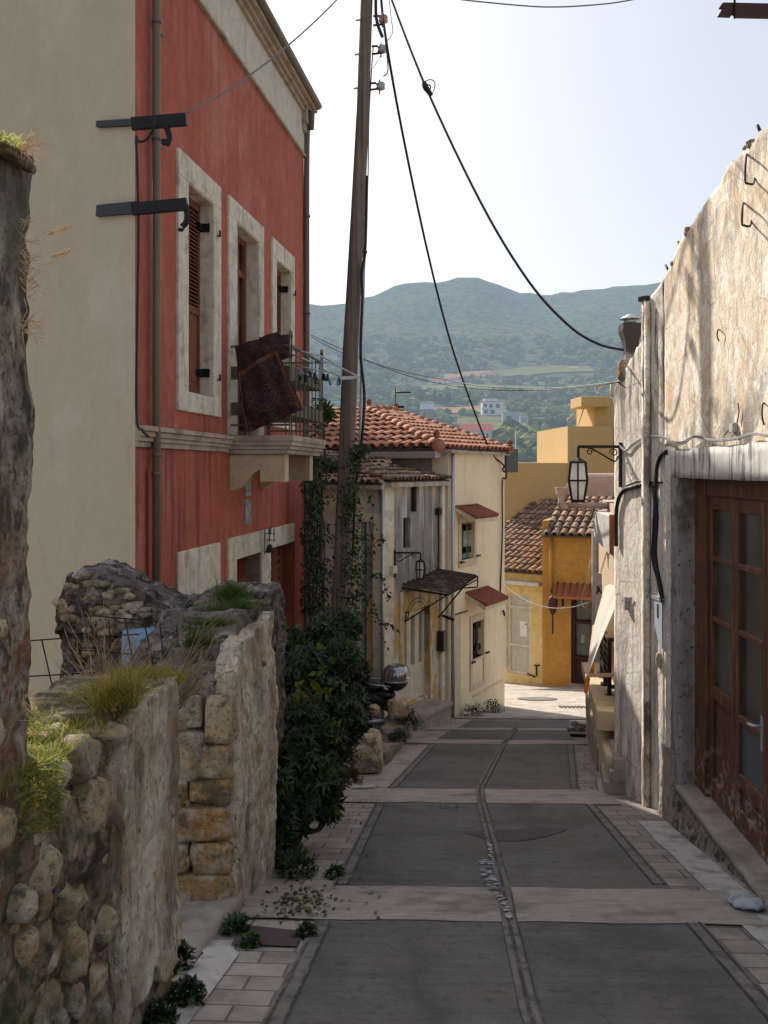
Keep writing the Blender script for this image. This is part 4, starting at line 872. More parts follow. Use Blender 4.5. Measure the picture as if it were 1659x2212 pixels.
# ================================================================ LUMPY WALL behind
FL = Fr((-2.22,6.35), (-.76,6.22))
def ltop(a):
    x = a/FL.L; return -.80+.13*math.exp(-((x-.17)/.16)**2)-.10*math.exp(-((x-.55)/.2)**2)+.02*sin(x*20)-.05*max(0,x-.9)/.1-.22*max(0,.05-x)/.05
lwl = thing('lichen_wall', (-1.5,6.4,-2.8), 'dark lichen-covered stone wall with a bulging rounded top against the cream gable', 'wall')
mb = MB(); rough_block(mb, FL, 0, FL.L, -2.8, ltop, -.45, lambda a, z: .06 if z > -1.12 else -.02, .016, .026, 13, big=.03, bfq=3, seed=3); mb.build('masonry', m_lumpy, lwl, weld=True)
mb = MB()
for i in range(150):
    a = U(.03, FL.L-.03); z = U(-1.5, ltop(a)-.03); r = U(.02,.06); k = U(.35,.9); stone(mb, FL.p(a, z, .05 if z > -1.12 else -.02), (r*1.5, .035, r*.7), FL, (k, k*.92, k*.92), amp=.35, sub=ICO2)
mb.build('stone', m_rub, lwl)

# ================================================================ steps and gate threshold
st = thing('gate_step', (-1.0,4.6,-2.5), 'worn pale stone threshold between the rubble wall and the gate pier', 'step')
mb = MB(); f = Fr((-1.02,4.02), (-.84,5.2)); rough_block(mb, f, 0, f.L, -2.6, lambda a: -2.31-.05*a, -.9, .05, .05, .012, 5, seed=1); mb.build('slab', m_ledge, st, weld=True)

# ================================================================ blue crate, rusty mesh, twigs
cr = thing('plastic_crate', P(340,1450,5.6), 'light blue plastic crate lying behind the rusty mesh', 'crate')
f = Fr((P(297,1400,5.5).x, 5.55), (P(395,1400,5.5).x, 5.72)); zb, zt_ = P(0,1472,5.6).z, P(0,1376,5.6).z
mb = MB(); Lc = f.L; mb.box(f, 0, Lc, zt_-.035, zt_, -.36, .012); 
mb2 = MB(); nb = 11
mb2.box(f, .01, Lc-.01, zb, zb+.05, -.36, 0); mb2.box(f, .01, Lc-.01, (zb+zt_)/2-.02, (zb+zt_)/2+.025, -.012, 0); mb2.box(f, .01, Lc*.28, zb+.05, zt_-.035, -.010, 0); mb2.box(f, Lc*.82, Lc-.01, zb+.05, zt_-.035, -.010, 0)
for i in range(nb): a = Lc*(.30+.52*i/nb); mb2.box(f, a, a+Lc*.022, zb+.05, zt_-.09, -.010, 0)
mb2.box(f, Lc*.28, Lc*.82, zt_-.10, zt_-.035, -.010, 0); mb2.box(f, .0, .012, zb, zt_-.03, -.36, 0); mb2.box(f, Lc-.012, Lc, zb, zt_-.03, -.36, 0); mb2.box(f, 0, Lc, zb, zt_-.03, -.372, -.36)
mb.build('rim', m_crate, cr, bevel=.008); mb2.build('side', m_crate, cr, bevel=.004)
fe = thing('wire_mesh_fence', P(200,1560,4.9), 'bent rusty reinforcing mesh standing behind the low rubble wall', 'fence')
mb = MB()
def wl(pts, r=.004): mb.tube(spline([P(x, y, 4.9+.0015*(x-50)) for x, y in pts], 4), r, 5)
for p in ([(50,1385),(150,1378),(300,1370)], [(45,1462),(150,1456),(250,1450),(370,1446)], [(48,1536),(150,1530),(260,1522)], [(175,1327),(235,1333),(340,1342)], [(150,1405),(240,1408),(390,1430)], [(125,1505),(220,1508),(330,1512)], [(100,1590),(180,1596)], [(90,1381),(110,1470),(130,1560)], [(200,1320),(172,1405),(130,1560)], [(165,1378),(190,1470),(205,1560)], [(235,1340),(238,1430),(232,1530)], [(270,1335),(285,1420),(300,1500)], [(310,1340),(330,1430),(345,1500)], [(345,1345),(352,1420),(352,1500)], [(382,1350),(384,1430),(380,1505)], [(410,1350),(405,1430),(400,1500)]): wl(p)
mb.build('mesh', m_iron, fe)
mb = MB(); random.seed(21)
for i in range(70):
    x = U(190,400); b = P(x, 1530+U(-20,25), U(4.1,4.8)); d = Vector((U(-.8,.8), U(-.3,.3), U(.4,1))).normalized(); l = U(.12,.42); q = b+d*l
    mid = b.lerp(q,.5)+rdir()*.02; k = U(.7,1.3); mb.tube([b, mid, q], [.004,.003,.0015], 4, col=(k,k*.9,k*.85))
    for j in range(3): s = mid.lerp(q, U(0,1)); mb.tube([s, s+(d+rdir()*.7)*U(.05,.14)], .0015, 3, col=(k,k*.9,k*.85))
tag(mb.build('dry_twigs', m_dry), 'tangle of dry leafless weed stalks in front of the rusty mesh', 'dry weeds')

# ================================================================ GRASS
def grass(name, n, region, lr, colf, label, w=.0022, up=(0,0,1), spread=.7, kind='stuff'):
    m = MB()
    for i in range(n):
        p = region(); d = (Vector(up)+rdir()*spread).normalized(); a = U(0, 2*pi); c = colf(); blade(m, p, d, U(*lr), w*U(.7,1.3), (cos(a)*.45, sin(a)*.45), c)
    o = m.build(name, m_grass); o['kind'] = kind; return o
gG = lambda: random.choice([(1,1,1),(1.3,1.25,.9),(.7,.85,.7),(1.9,1.4,.9),(2.6,1.9,1.6),(2.0,1.3,1.1),(1.5,1.0,.8)])
gD = lambda: random.choice([(2.2,1.2,.9),(1.9,1.0,.8),(1.5,1.1,.8),(1,.9,.7),(2.6,1.8,1.4)])
random.seed(31)
clN = [(U(1.2,FW.L-.3), U(-.42,-.05)) for i in range(26)]
def wtop():
    c = random.choice(clN); a = c[0]+random.gauss(0,.07); d = c[1]+random.gauss(0,.06); return FW.p(min(a, FW.L-.25), -.90-.02, max(min(d,.0),-.42))
grass('wall_grass', 4600, wtop, (.025,.085), gG, '')
def wtop2():
    x = U(200,300); return P(x, 1478+U(0,50)+(280-x)*.3, U(3.3,3.8))
grass('wall_dry_grass', 1800, wtop2, (.05,.12), gD, '')
def face():
    x = U(20,105); y = 1650+U(0,1)**1.5*150+ (60-x)*.3; s_ = FW.s(x); return FW.p(s_, FW.z(x, y), .03)
grass('wall_grass', 800, face, (.02,.075), gG, '', up=(.35,-.3,.35))
def gtop():
    t = random.choice([(465,1335,40,28,5.85),(500,1290,32,20,6.0),(455,1362,60,18,5.6),(430,1400,30,30,5.4),(520,1330,30,25,5.8)]); x = random.gauss(t[0], t[2]*.6); y = random.gauss(t[1], t[3]*.5); v = P(min(x,575), max(y,1262), t[4]); return v
gg = lambda: random.choice([(.55,.75,.55),(.8,.95,.7),(.7,.6,.5),(.45,.6,.45),(1.2,1.1,.8)])
grass('pier_grass', 3800, gtop, (.03,.10), gg, '')
def gbet(): x = U(385,500); return P(x, U(1420,1520), 5.35)
grass('pier_grass', 1100, gbet, (.05,.12), lambda: random.choice([(.5,.5,.4),(.6,.7,.4),(1.2,.8,.6)]), '', up=(.2,-.8,.4))
def p3(): return P(U(240,400), U(1462,1485), U(3.95,4.3))
grass('wall_dry_grass', 700, p3, (.04,.11), gD, '')
# feathery dry seed heads sprouting from the pillar
for i, (x, y, dx, dz, lb) in enumerate(((66,524,80,34,'backlit feathery seed head sprouting from the pillar, the upper of two'), (68,568,80,24,'backlit feathery seed head sprouting from the pillar, the lower of two'))):
    m = MB(); b = P(x, y, 2.42); e = P(x+dx, y-dz, 2.42); pp = spline([b, b.lerp(e,.5)+Vector((0,0,.012 if i == 0 else -.015)), e], 6); m.tube(pp, .0012, 4, col=(2.4,2.3,2.1))
    for j in range(22):
        s = pp[0].lerp(pp[-1], U(.45,1)); m.tube([s, s+((e-b).normalized()+rdir()*.5)*U(.012,.03)], .0009, 3, col=(2.5,2.4,2.2))
    tag(m.build('dry_grass_stem', m_dry), lb, 'dry grass')
m = MB(); random.seed(77)
for i in range(150):
    b = P(random.choice([U(40,66)]), random.choice([U(300,330), U(470,650), U(540,620), U(690,720), U(1500,1560)]), 2.42); m.tube([b, b+Vector((U(.0,.05), 0, U(-.04,.04)))], .0009, 3, col=(2.2,2,1.8))
o = m.build('pillar_dry_grass', m_dry); o['kind'] = 'stuff'
def ptop(): x = U(-10,50); return P(x, 300+x*.35+U(-4,8), 2.45+U(0,.15))
grass('pillar_top_grass', 160, ptop, (.015,.04), lambda: (3.0,2.4,2.6), '')
# ================================================================ UTILITY POLE
random.seed(41)
def pp_(x, y): return P(x, y, 11.5)
up = thing('utility_pole', pp_(731,1600), 'tall leaning wooden utility pole with climbing plants at its foot', 'utility pole')
mb = MB(); mb.tube([P(727,1650,11.5), P(735,1300,11.5), P(748,1000,11.5), P(757,760,11.5), P(772,480,11.5), P(784,240,11.5), P(792,0,11.5), P(796,-160,11.5)], [.115,.11,.102,.098,.088,.08,.076,.07], 20); mb.build('shaft', m_pole, up)
for y in (42, 116, 189):
    m = MB(); x = 768-(y-42)*.03; m.tube([pp_(x, y+2), pp_(x+18, y)], .012, 6); m.build('step_peg', m_galv, up)
for i, y in enumerate((35, 100, 180)):
    m = MB(); x = 806-i*3; m.bar(pp_(x,y), pp_(x+22,y-1), .02); m.bar(pp_(x,y+20-i*3), pp_(x+24,y+17-i*3), .02); m.tube([pp_(x+20,y-8), pp_(x+20,y+24)], .008, 6); m.build('insulator_bracket', m_iron, up)
    m = MB(); m.lathe(pp_(x+22, y+14), [(.02,0),(.055,.01),(.06,.03),(.035,.045),(.058,.06),(.05,.085),(.02,.09)], 12); m.build('insulator', m_galv if i else m_pink, up)
mb = MB(); mb.tube(spline([pp_(806,100), pp_(804,130), pp_(797,250), pp_(795,380), P(793,420,11.4)]), .008, 5)
mb.tube(spline([P(820,-20,11.3), P(828,40,11.3), P(832,85,11.3), P(838,150,11.3), P(828,165,11.3)]), .008, 5); mb.tube(spline([P(840,-10,11.3), P(845,40,11.3), P(848,70,11.3), P(835,90,11.3)]), .005, 5); mb.tube(spline([P(835,100,11.3), P(822,120,11.3), P(806,148,11.3)]), .004, 5)
mb.tube(spline([P(812,-20,11.3), P(813,40,11.3), P(826,80,11.3)]), .02, 6)
mb.build('cable_loop', m_cable, up)
mb = MB(); mb.tube([P(790,440,11.36), P(783,700,11.36), P(778,960,11.36), P(768,1000,11.36)], .018, 8); mb.build('cable_guard', m_galv, up)
mb = MB(); mb.tube(spline([P(793,380,11.34), P(789,540,11.34), P(781,590,11.3), P(783,640,11.3), P(779,760,11.3), P(787,850,11.3), P(784,920,11.3), P(778,985,11.34), P(768,1060,11.36), P(762,1200,11.4)]), .018, 7); mb.bar(P(783,543,11.3), P(793,545,11.3), .03); mb.build('riser_cable', m_cable, up)
# ================================================================ OVERHEAD CABLES
def cable(pts, r, m, label, n=8, nm='overhead_cable'):
    b = MB(); b.tube(spline(pts, n), r, 6); return tag(b.build(nm, m), label, 'cable')
cable([P(820,-60,11.4), P(830,60,11.6), P(868,280,12.3), P(925,550,13.5), P(975,745,15), P(1025,890,16.5), P(1060,975,17.3), P(1085,1002,17.65), P(1090,1006,17.7)], .017, m_cable, 'black cable falling from the pole top to the cream house')
cb = thing('overhead_cable', P(925,190,10.5), 'thick black cable with a taped splice sagging from the pole top to the right chimney', 'cable')
b = MB(); b.tube(spline([P(835,-40,11.2), P(850,10,11.1), P(925,200,10.5), P(1040,440,9.8), P(1140,605,9.3), P(1225,700,9.0), P(1290,742,8.8), P(1346,756,9.0)]), .013, 6); b.build('conductor', m_cable, cb)
b = MB(); b.tube([P(915,178,10.5), P(920,190,10.5), P(932,206,10.5)], [.03,.035,.025], 8); b.tube(spline([P(918,176,10.5), P(930,172,10.5), P(939,178,10.5), P(937,196,10.5), P(930,206,10.5)]), .006, 5); b.tube(spline([P(920,182,10.5), P(930,186,10.5), P(928,196,10.5)]), .008, 5); b.build('splice', m_cable, cb)
cable([P(404,243,7.9), P(500,190,8.3), P(620,100,8.9), P(727,0,9.6), P(800,-90,10.2)], .008, m_wire, 'thin grey wire running up from the iron bracket on the red house', nm='thin_wire')
cable([P(940,-8,9), P(1050,5,9.2), P(1180,15,9.4), P(1290,10,9.6), P(1362,0,9.8), P(1450,-20,10)], .007, m_wire, 'thin wire crossing the sky at the top edge of the picture', nm='thin_wire')
cable([P(672,724,14.2), P(740,755,14.3), P(860,805,14.4), P(960,830,14), P(1060,842,13), P(1180,842,12), P(1290,832,10), P(1338,825,8.75)], .006, m_wire, 'upper of two thin wires spanning the street from the red house to the right wall', nm='thin_wire')
cable([P(672,728,14.2), P(740,762,14.3), P(860,800,14.4), P(960,820,14), P(1060,836,13), P(1180,839,12), P(1290,830,10), P(1338,824,8.7)], .006, m_wire, 'lower of two thin wires spanning the street from the red house to the right wall', nm='thin_wire')

# ================================================================ VINES and SHRUB
random.seed(51)
def leaves(m, n, reg, l, cols, dirf=None, fold=.2):
    for i in range(n):
        p, nrm = reg(); d = (Vector((U(-.6,.6), U(-.5,.3), U(-1,.2)))+nrm*.6).normalized() if dirf is None else dirf(p)
        s = U(*l); leaf(m, p, d, nrm+rdir()*.6, s, s*U(.2,.32), random.choice(cols), fold)
VC = [(1,1,1),(.6,.7,.6),(1.4,1.5,.9),(.8,.9,.8),(.45,.5,.45),(2.0,2.0,1.0)]
vn = thing('climbing_vine', P(690,1330,12.6), 'dark leafy creeper climbing the corner between the red house and the white house', 'vine')
mb = MB()
def vreg():
    t = random.random()
    y = 985+340*U(0,1)**.9; w = 16+26*noise.noise(Vector((0, y/45, 3)))+ (y-980)*.035; cx = 680+14*noise.noise(Vector((5, y/60, 0)))
    x = random.gauss(cx, w*.62); Y = 13.2+random.gauss(0,.22); return P(max(x,650), y, Y), Vector((.3,-1,.1))
leaves(mb, 1700, vreg, (.04,.085), VC)
mb.build('leaves', m_leafv, vn)
mb = MB()
for i in range(9): x = 664+i*5; mb.tube(spline([P(x+U(-9,9), y, 13.35) for y in range(1600, 990, -75)]), U(.006,.016), 5)
mb.build('stem', m_stem, vn)
vp = thing('pole_creeper', P(760,1320,11.3), 'creeper with sparse shoots growing round the lower utility pole', 'vine')
mb = MB(); tw = MB()
def preg():
    y = U(960,1330); s = (y-960)/370; x = 765-25*s+random.gauss(0, 7+14*s) if y < 1140 else 762+random.gauss(0,16); return P(x, y, 11.25+random.gauss(0,.12)), Vector((.3,-1,.1))
leaves(mb, 950, preg, (.035,.075), VC)
def shoot(pts, n, sp=4, Y=11.2):
    q = spline([P(x, y, Y) for x, y in pts], 8); tw.tube(q, .005, 4)
    for i in range(n): p = random.choice(q)+rdir()*.02*sp/2; s = U(.04,.075); leaf(mb, p, rdir()+Vector((0,0,-.3)), Vector((0,-1,0)), s, s*.26, random.choice(VC))
for p, n in (([(770,1290),(790,1255),(815,1240),(828,1260),(838,1290)],40), ([(775,1240),(800,1200),(806,1150),(804,1100),(800,1075)],26), ([(760,1100),(740,1080),(700,1075),(670,1090)],40), ([(770,1320),(800,1330),(832,1345),(850,1355)],22), ([(780,1200),(815,1170),(832,1160)],18), ([(772,1000),(785,975),(792,968)],16), ([(768,1030),(776,990),(774,950)],50), ([(760,1210),(790,1280),(822,1352),(832,1400)],24)): shoot(p, n)
mb.build('leaves', m_leafv, vp); tw.build('stem', m_stem, vp)
# small tree behind the balcony
sh2 = thing('bay_shrub', P(700,960,15.5), 'small sunlit leafy shrub showing beside the balcony railing and old tiles', 'shrub'); mb = MB()
def sreg2():
    t = random.choice([(697,880,16,18),(690,915,13,30),(712,900,12,14),(720,1010,24,26),(700,1030,20,26)]); return P(random.gauss(t[0],t[2]*.5), random.gauss(t[1],t[3]*.5), 14.9+random.gauss(0,.12)), Vector((-.2,-.6,.7))
leaves(mb, 800, sreg2, (.06,.11), [(1.6,1.9,1),(2.2,2.4,1.2),(1,1.1,.8),(.6,.7,.5)]); mb.build('leaves', m_leafv, sh2)
mb = MB(); mb.tube(spline([P(705,1250,15), P(700,1100,15), P(702,980,15), P(694,880,15)]), .02, 6); mb.build('stem', m_stem, sh2)

# big shrub: whorls of long leaves at branch ends
sb = thing('garden_shrub', P(690,1760,7.0), 'big dark glossy-leaved shrub overhanging the left pavement', 'shrub')
lobes = [(640,1395,30,35,7.6),(700,1370,38,42,7.7),(745,1360,28,34,7.9),(655,1460,45,55,7.2),(735,1440,48,55,7.5),(766,1460,24,38,7.9),(764,1530,26,42,7.7),(720,1520,50,55,7.2),(655,1560,48,60,6.9),(640,1650,42,60,6.6),(700,1610,42,50,6.9),(745,1560,40,40,7.3),(690,1690,42,48,6.6),(640,1740,34,44,6.4),(700,1735,26,26,6.6),(610,1800,18,55,6.2),(600,1720,16,50,6.15),(605,1850,14,30,6.1)]
mb = MB(); tw = MB(); SC_ = [(1,1,1),(.6,.7,.6),(.8,.9,.8),(1.5,1.7,1.0),(.45,.55,.5),(2.3,2.5,1.2)]
root = P(648,1800,6.75); root2 = P(640,1830,6.4)
for (x, y, rx, ry, Y) in lobes:
    c = P(x, y, Y); R = rx*Y/FP; Rz = ry*Y/FP; n = int(17*(rx*ry)**.5/8)+10
    for i in range(n):
        v = rdir()*U(.45,1)**.5; e = c+Vector((v.x*R, v.y*R*.9, v.z*Rz)); out = Vector((v.x, v.y-.25, v.z*.6+.15)).normalized()
        k = random.choice(SC_); kk = 1.0 if v.z > .1 else .7
        if random.random() < .012: k = (4,3.2,.6)
        L_ = U(.06,.115)
        for j in range(U(7,12).__int__()):
            a = 2*pi*j/9+U(-.3,.3); s = out.orthogonal().normalized(); t = out.cross(s); d = (s*cos(a)+t*sin(a))*U(.7,1.1)+out*U(.1,.9)+Vector((0,0,-.18))
            leaf(mb, e+rdir()*.012, d, out, L_*U(.75,1.15), L_*U(.14,.2), tuple(q*kk*U(.85,1.15) for q in k), .3)
        if random.random() < .35: tw.tube(spline([c-Vector((0,0,Rz)), c+v*R*.4, e], 4), .004, 4)
    tw.tube(spline([root if y > 1450 else root2, (root+c)/2+rdir()*.1, c], 6), [.018]*6+[.013]*6+[.006], 5)
for x, y in ((675,1478),(690,1490),(650,1495),(700,1492),(640,1480)):
    for j in range(7): d = rdir(); d.y = -abs(d.y); leaf(mb, P(x+U(-8,8), y+U(-6,6), 6.75), d, Vector((0,-1,.2)), U(.045,.075), .015, random.choice([(8,3.6,.35),(10,4.2,.4),(4.2,3.6,.6)]))
for x, y in ((683,1390),(683,1452),(640,1400),(720,1430)):
    for j in range(2): leaf(mb, P(x, y+j*6, 7.0), Vector((U(-1,1),-.3,U(-.3,.6))), Vector((0,-1,.2)), .07, .02, (4.4,4.6,1.1))
mb.build('leaves', m_leafd, sb); tw.build('branch', m_stem, sb)
# rust coloured creeping plant and low weeds
def weed(name, x, y, Y, r, n, cols, label, l=(.022,.045), cat='weed', grp=None, ell=1.0):
    c = P(x, y, Y) if Y else G(x, y); m = MB(); t = thing(name, c, label, cat, grp); s = MB()
    for i in range(int(n*1.7)):
        v = rdir(); v.z = abs(v.z)*ell; e = c+v*r*U(.4,1); ll = U(*l); leaf(m, e, v+rdir()*.9, Vector((0,0,1)), ll, ll*.33, random.choice(cols))
    for i in range(6): v = rdir(); v.z = abs(v.z)*ell; s.tube([c-Vector((0,0,.02)), c+v*r*.7], .003, 4)
    m.build('leaves', m_leafd, t); s.build('stem', m_stem, t); return t
RC = [(8,1.5,.8),(5,1.2,.7),(3.5,1.6,.8),(9,2.6,1)]
weed('rusty_shrub', 735, 1655, 7.9, .20, 520, RC+[(1,1.2,.6)], 'rust-red leaved low shrub between the big shrub and the stone block', cat='shrub', ell=1.3)
weed('rusty_shrub', 752, 1690, 7.7, .12, 260, RC, 'small rust-red tuft at the foot of the stone block', cat='shrub')
weed('low_weed', 712, 1690, 7.3, .16, 260, [(2.2,3,1),(1.4,2,.8),(3,3,1)], 'bright green low weed under the big shrub')
weed('low_weed', 642, 1888, None, .13, 240, [(1,1.3,.7),(1.6,2,.8)], 'green weed at the foot of the gate pier plaster by the pavers', ell=1.3)
weed('low_weed', 722, 1892, None, .06, 70, [(1,1.3,.7),(1.6,2,.8)], 'tiny weed in the pavers beside the road edge')
weed('low_weed', 512, 2012, None, .07, 120, [(1,1.3,.7),(1.6,2,.8)], 'small weed at the near corner of the gate pier')
weed('low_weed', 540, 2040, None, .05, 70, [(1.4,1.7,.8)], 'tiny weed beside the dark slab, street side')
weed('low_weed', 662, 2020, None, .05, 80, [(1,1.3,.7)], 'thin weed at the right end of the dark slab')
weed('low_weed', 382, 2085, None, .07, 140, [(.8,1,.6),(1.4,1.6,.7)], 'weed sprouting at the end of the low rubble wall', ell=1.6)
weed('low_weed', 405, 2160, None, .08, 160, [(.7,.9,.6),(1.2,1.5,.7)], 'dark leafy weed on the pale curb near the bottom edge')
weed('low_weed', 340, 2210, None, .07, 120, [(.7,.9,.6),(1.2,1.5,.7)], 'weed at the bottom edge of the picture against the rubble wall')
weed('low_weed', 880, 1570, 12.3, .22, 300, [(1.3,1.6,.8),(.8,1,.6)], 'green weed clump at the foot of the pink step', ell=1.1)
weed('low_weed', 862, 1598, 11.6, .14, 180, [(1.3,1.6,.8),(.8,1,.6)], 'smaller weed clump against the stone trough')
weed('low_weed', 1022, 1545, None, .2, 220, [(.8,1,.6),(1.2,1.4,.7)], 'weed at the foot of the cream house below its lower window', ell=1.0)
weed('low_weed', 1064, 1537, None, .22, 300, [(.7,.9,.6),(1.1,1.4,.7)], 'leafy weed at the right corner of the cream house')
# dead leaves scattered on the pavement
m = MB(); random.seed(61)
for i in range(240):
    x, y = random.gauss(655,32), random.gauss(1952,16)
    if i > 150: x, y = U(500,820), U(1700,2000)
    p = G(x, y, .012); d = rdir(); d.z *= .2; leaf(m, p, d, Vector((0,0,1))+rdir()*.4, U(.025,.05), .011, random.choice([(4.5,2,1.2),(2,1,.6),(6,4,2.5),(1,.6,.4)]))
o = m.build('fallen_leaves', m_leafd); o['kind'] = 'stuff'
random.seed(71)
# ================================================================ LOW WEATHERED HOUSE
F1 = Fr((-1.25,14.5), (0,13.77)); F2 = Fr((0,13.77), (1.0,15.6)); E2 = -.17
m_yellowold = MAT('peeling_yellow_limewash', (.50,.31,.10), [dict(c=(.55,.50,.42), s=1, st=(5,5,1.5), lo=.48, hi=.58, k=.9), dict(c=(.25,.2,.16), s=1, st=(7,7,1.5), lo=.56, hi=.7, k=.7)], bump=.4)
wh = thing('weathered_house', (0,13.8,-3.9), 'low weathered house with grey stained plaster, old tiled roof and french doors', 'house')
s = F1.s
o1 = (s(779), s(808), -4.3, F1.z(790,1128))
mb = MB(); wall_cells(mb, F1, 0, F1.L, -4.4, -.22, [o1], -.3, 0); mb.build('wall', m_white, wh)
d2 = (F2.s(873), F2.s(924), -3.66, F2.z(900,1318)); n2 = (F2.s(871), F2.s(887), F2.z(880,1184), F2.z(880,1118))
mb = MB(); wall_cells(mb, F2, 0, F2.L, -4.4, E2, [d2, n2], -.3, 0); mb.build('wall', m_grey, wh)
for a, b in (((-1.25,14.5),(-2.0,17.5)),):
    mb = MB(); f = Fr(a, b); mb.box(f, 0, f.L, -4.4, -.3, -.1, .1); mb.build('wall', m_white, wh)
mb = MB(); a0, a1, z0, z1 = o1
mb.box(F1, a1, s(826), -4.3, z1+.05, 0, .05); mb.box(F1, a0-.12, s(826), z1, z1+.13, 0, .045); mb.build('stone_surround', m_white, wh, bevel=.01)
mb = MB(); mb.box(F1, a0, a0+.06, z0, z1, -.2, -.02); mb.build('door_post', m_greenp, wh)
mb = MB(); mb.box(F1, a0+.06, a1, z0, z1, -.2, -.16); mb.build('door', m_beige, wh)
mb = MB(); mb.tube([F1.p(s(831),-.2,.05), F1.p(s(830),-4.2,.05)], .028, 8); mb.build('downpipe', m_galv, wh)
mb = MB(); mb.tube([F2.p(F2.s(889),-.2,.05), F2.p(F2.s(888),F2.z(888,1105),.05)], .04, 8); mb.build('downpipe', m_iron, wh)
mb = MB(); mb.bar(F2.p(F2.s(944),F2.z(944,1095),.03), F2.p(F2.s(943),F2.z(943,1240),.03), .02); mb.box(F2, F2.s(940), F2.s(946), F2.z(943,1112), F2.z(943,1098), 0, .08); mb.build('conduit', m_iron, wh)
mb = MB(); mb.box(F2, F2.L-.16, F2.L-.02, -4.3, E2-.02, 0, .05); mb.build('pilaster', m_white, wh, bevel=.01)
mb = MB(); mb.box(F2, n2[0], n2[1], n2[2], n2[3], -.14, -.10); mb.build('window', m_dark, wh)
mb = MB(); mb.box(F2, d2[1]+.02, d2[1]+.20, -4.0, d2[3]+.25, 0, .035); mb.box(F2, d2[0]-.16, d2[0]-.03, -3.2, d2[3]+.35, 0, .02); mb.box(F2, d2[0]-.03, d2[1]+.02, d2[3]+.03, d2[3]+.33, 0, .025); mb.build('yellow_pilaster', m_yellowold, wh)
mb = MB(); mb.box(F2, F2.s(840), F2.s(848), F2.z(844,1238), F2.z(844,1222), 0, .08); mb.build('meter_box', m_creamp, wh)
mb = MB(); mb.box(F2, F2.s(944), F2.s(952), F2.z(948,1405), F2.z(948,1362), 0, .12); mb.build('letter_box', m_plasticblk, wh)
# french doors
W = (d2[1]-d2[0])/3
for k in range(3):
    a = d2[0]+k*W; m = MB(); m.box(F2, a, a+.07, d2[2], d2[3], -.14, -.06); m.box(F2, a+W-.07, a+W, d2[2], d2[3], -.14, -.06)
    for z, h in ((d2[2], .55), (d2[2]+1.75, .06), (d2[3]-.08, .08)): m.box(F2, a+.07, a+W-.07, z, z+h, -.14, -.065)
    dl = m.build('door_leaf', m_creamp, wh, bevel=.004); m = MB(); m.box(F2, a+.07, a+W-.07, d2[2]+.55, d2[3]-.08, -.12, -.11); m.build('pane', m_curt, dl)
mb = MB()   # iron fan grille over the door
c = F2.p((d2[0]+d2[1])/2, d2[3]-.12, .02); R = (d2[1]-d2[0])/2
for rr in (R, R*.8): mb.tube([c+F2.u*rr*cos(pi*i/14)+Vector((0,0,.32*rr/R*sin(pi*i/14))) for i in range(15)], .01, 5)
for i in range(1, 14): mb.tube([c+F2.u*R*.8*cos(pi*i/14)+Vector((0,0,.256*sin(pi*i/14))), c+F2.u*R*1.08*cos(pi*i/14)+Vector((0,0,.35*sin(pi*i/14)))], .007, 4)
mb.build('grille', m_iron, wh)
# tiled roof, hipped at the corner
def tcol():
    b = random.choice([(1,1,1),(1.25,1.1,.95),(.75,.72,.7),(1.5,1.35,1.2),(.55,.5,.48)]); k = U(.8,1.15); return tuple(x*k for x in b)
def roof_piece(par, f, a0, a1, ze, tan, dep, cut0=0, cut1=0, tw=.2, tl=.36, r=.085, col=tcol, mat=None, over=.12, name='roof_tiles', under=None, sub=6):
    up = (-f.n+Vector((0,0,tan))).normalized(); k = sqrt(1+tan*tan)
    e0, e1 = f.p(a0, ze-over*tan, over), f.p(a1, ze-over*tan, over); D = (dep+over)*k
    q0 = e0+up*D+f.u*cut0*(dep+over); q1 = e1+up*D-f.u*cut1*(dep+over)
    m = MB(); n = f.u.cross(up).normalized(); n = n if n.z > 0 else -n
    m.prism([e0, e1, q1, q0], -n*.05); m.build('roof_deck', under or m_under, par)
    m = MB(); tile_field(m, [e0, e1, q1, q0], e0, e1, up, tw, tl, r, col, sub=sub); return m.build(name, mat, par)
roof_piece(wh, F2, 0, F2.L+.0, E2+.02, .20, 2.3, cut0=.5, tw=.13, tl=.3, r=.06, mat=m_tileold)
roof_piece(wh, F1, -.6, F1.L, E2-.02, .20, 2.3, cut1=.5, tw=.13, tl=.3, r=.06, mat=m_tileold)
mb = MB(); mb.box(F2, -.02, F2.L, E2-.09, E2-.02, 0, .14); mb.box(F1, 0, F1.L+.02, E2-.12, E2-.06, 0, .12); mb.build('eave_board', m_mould, wh)
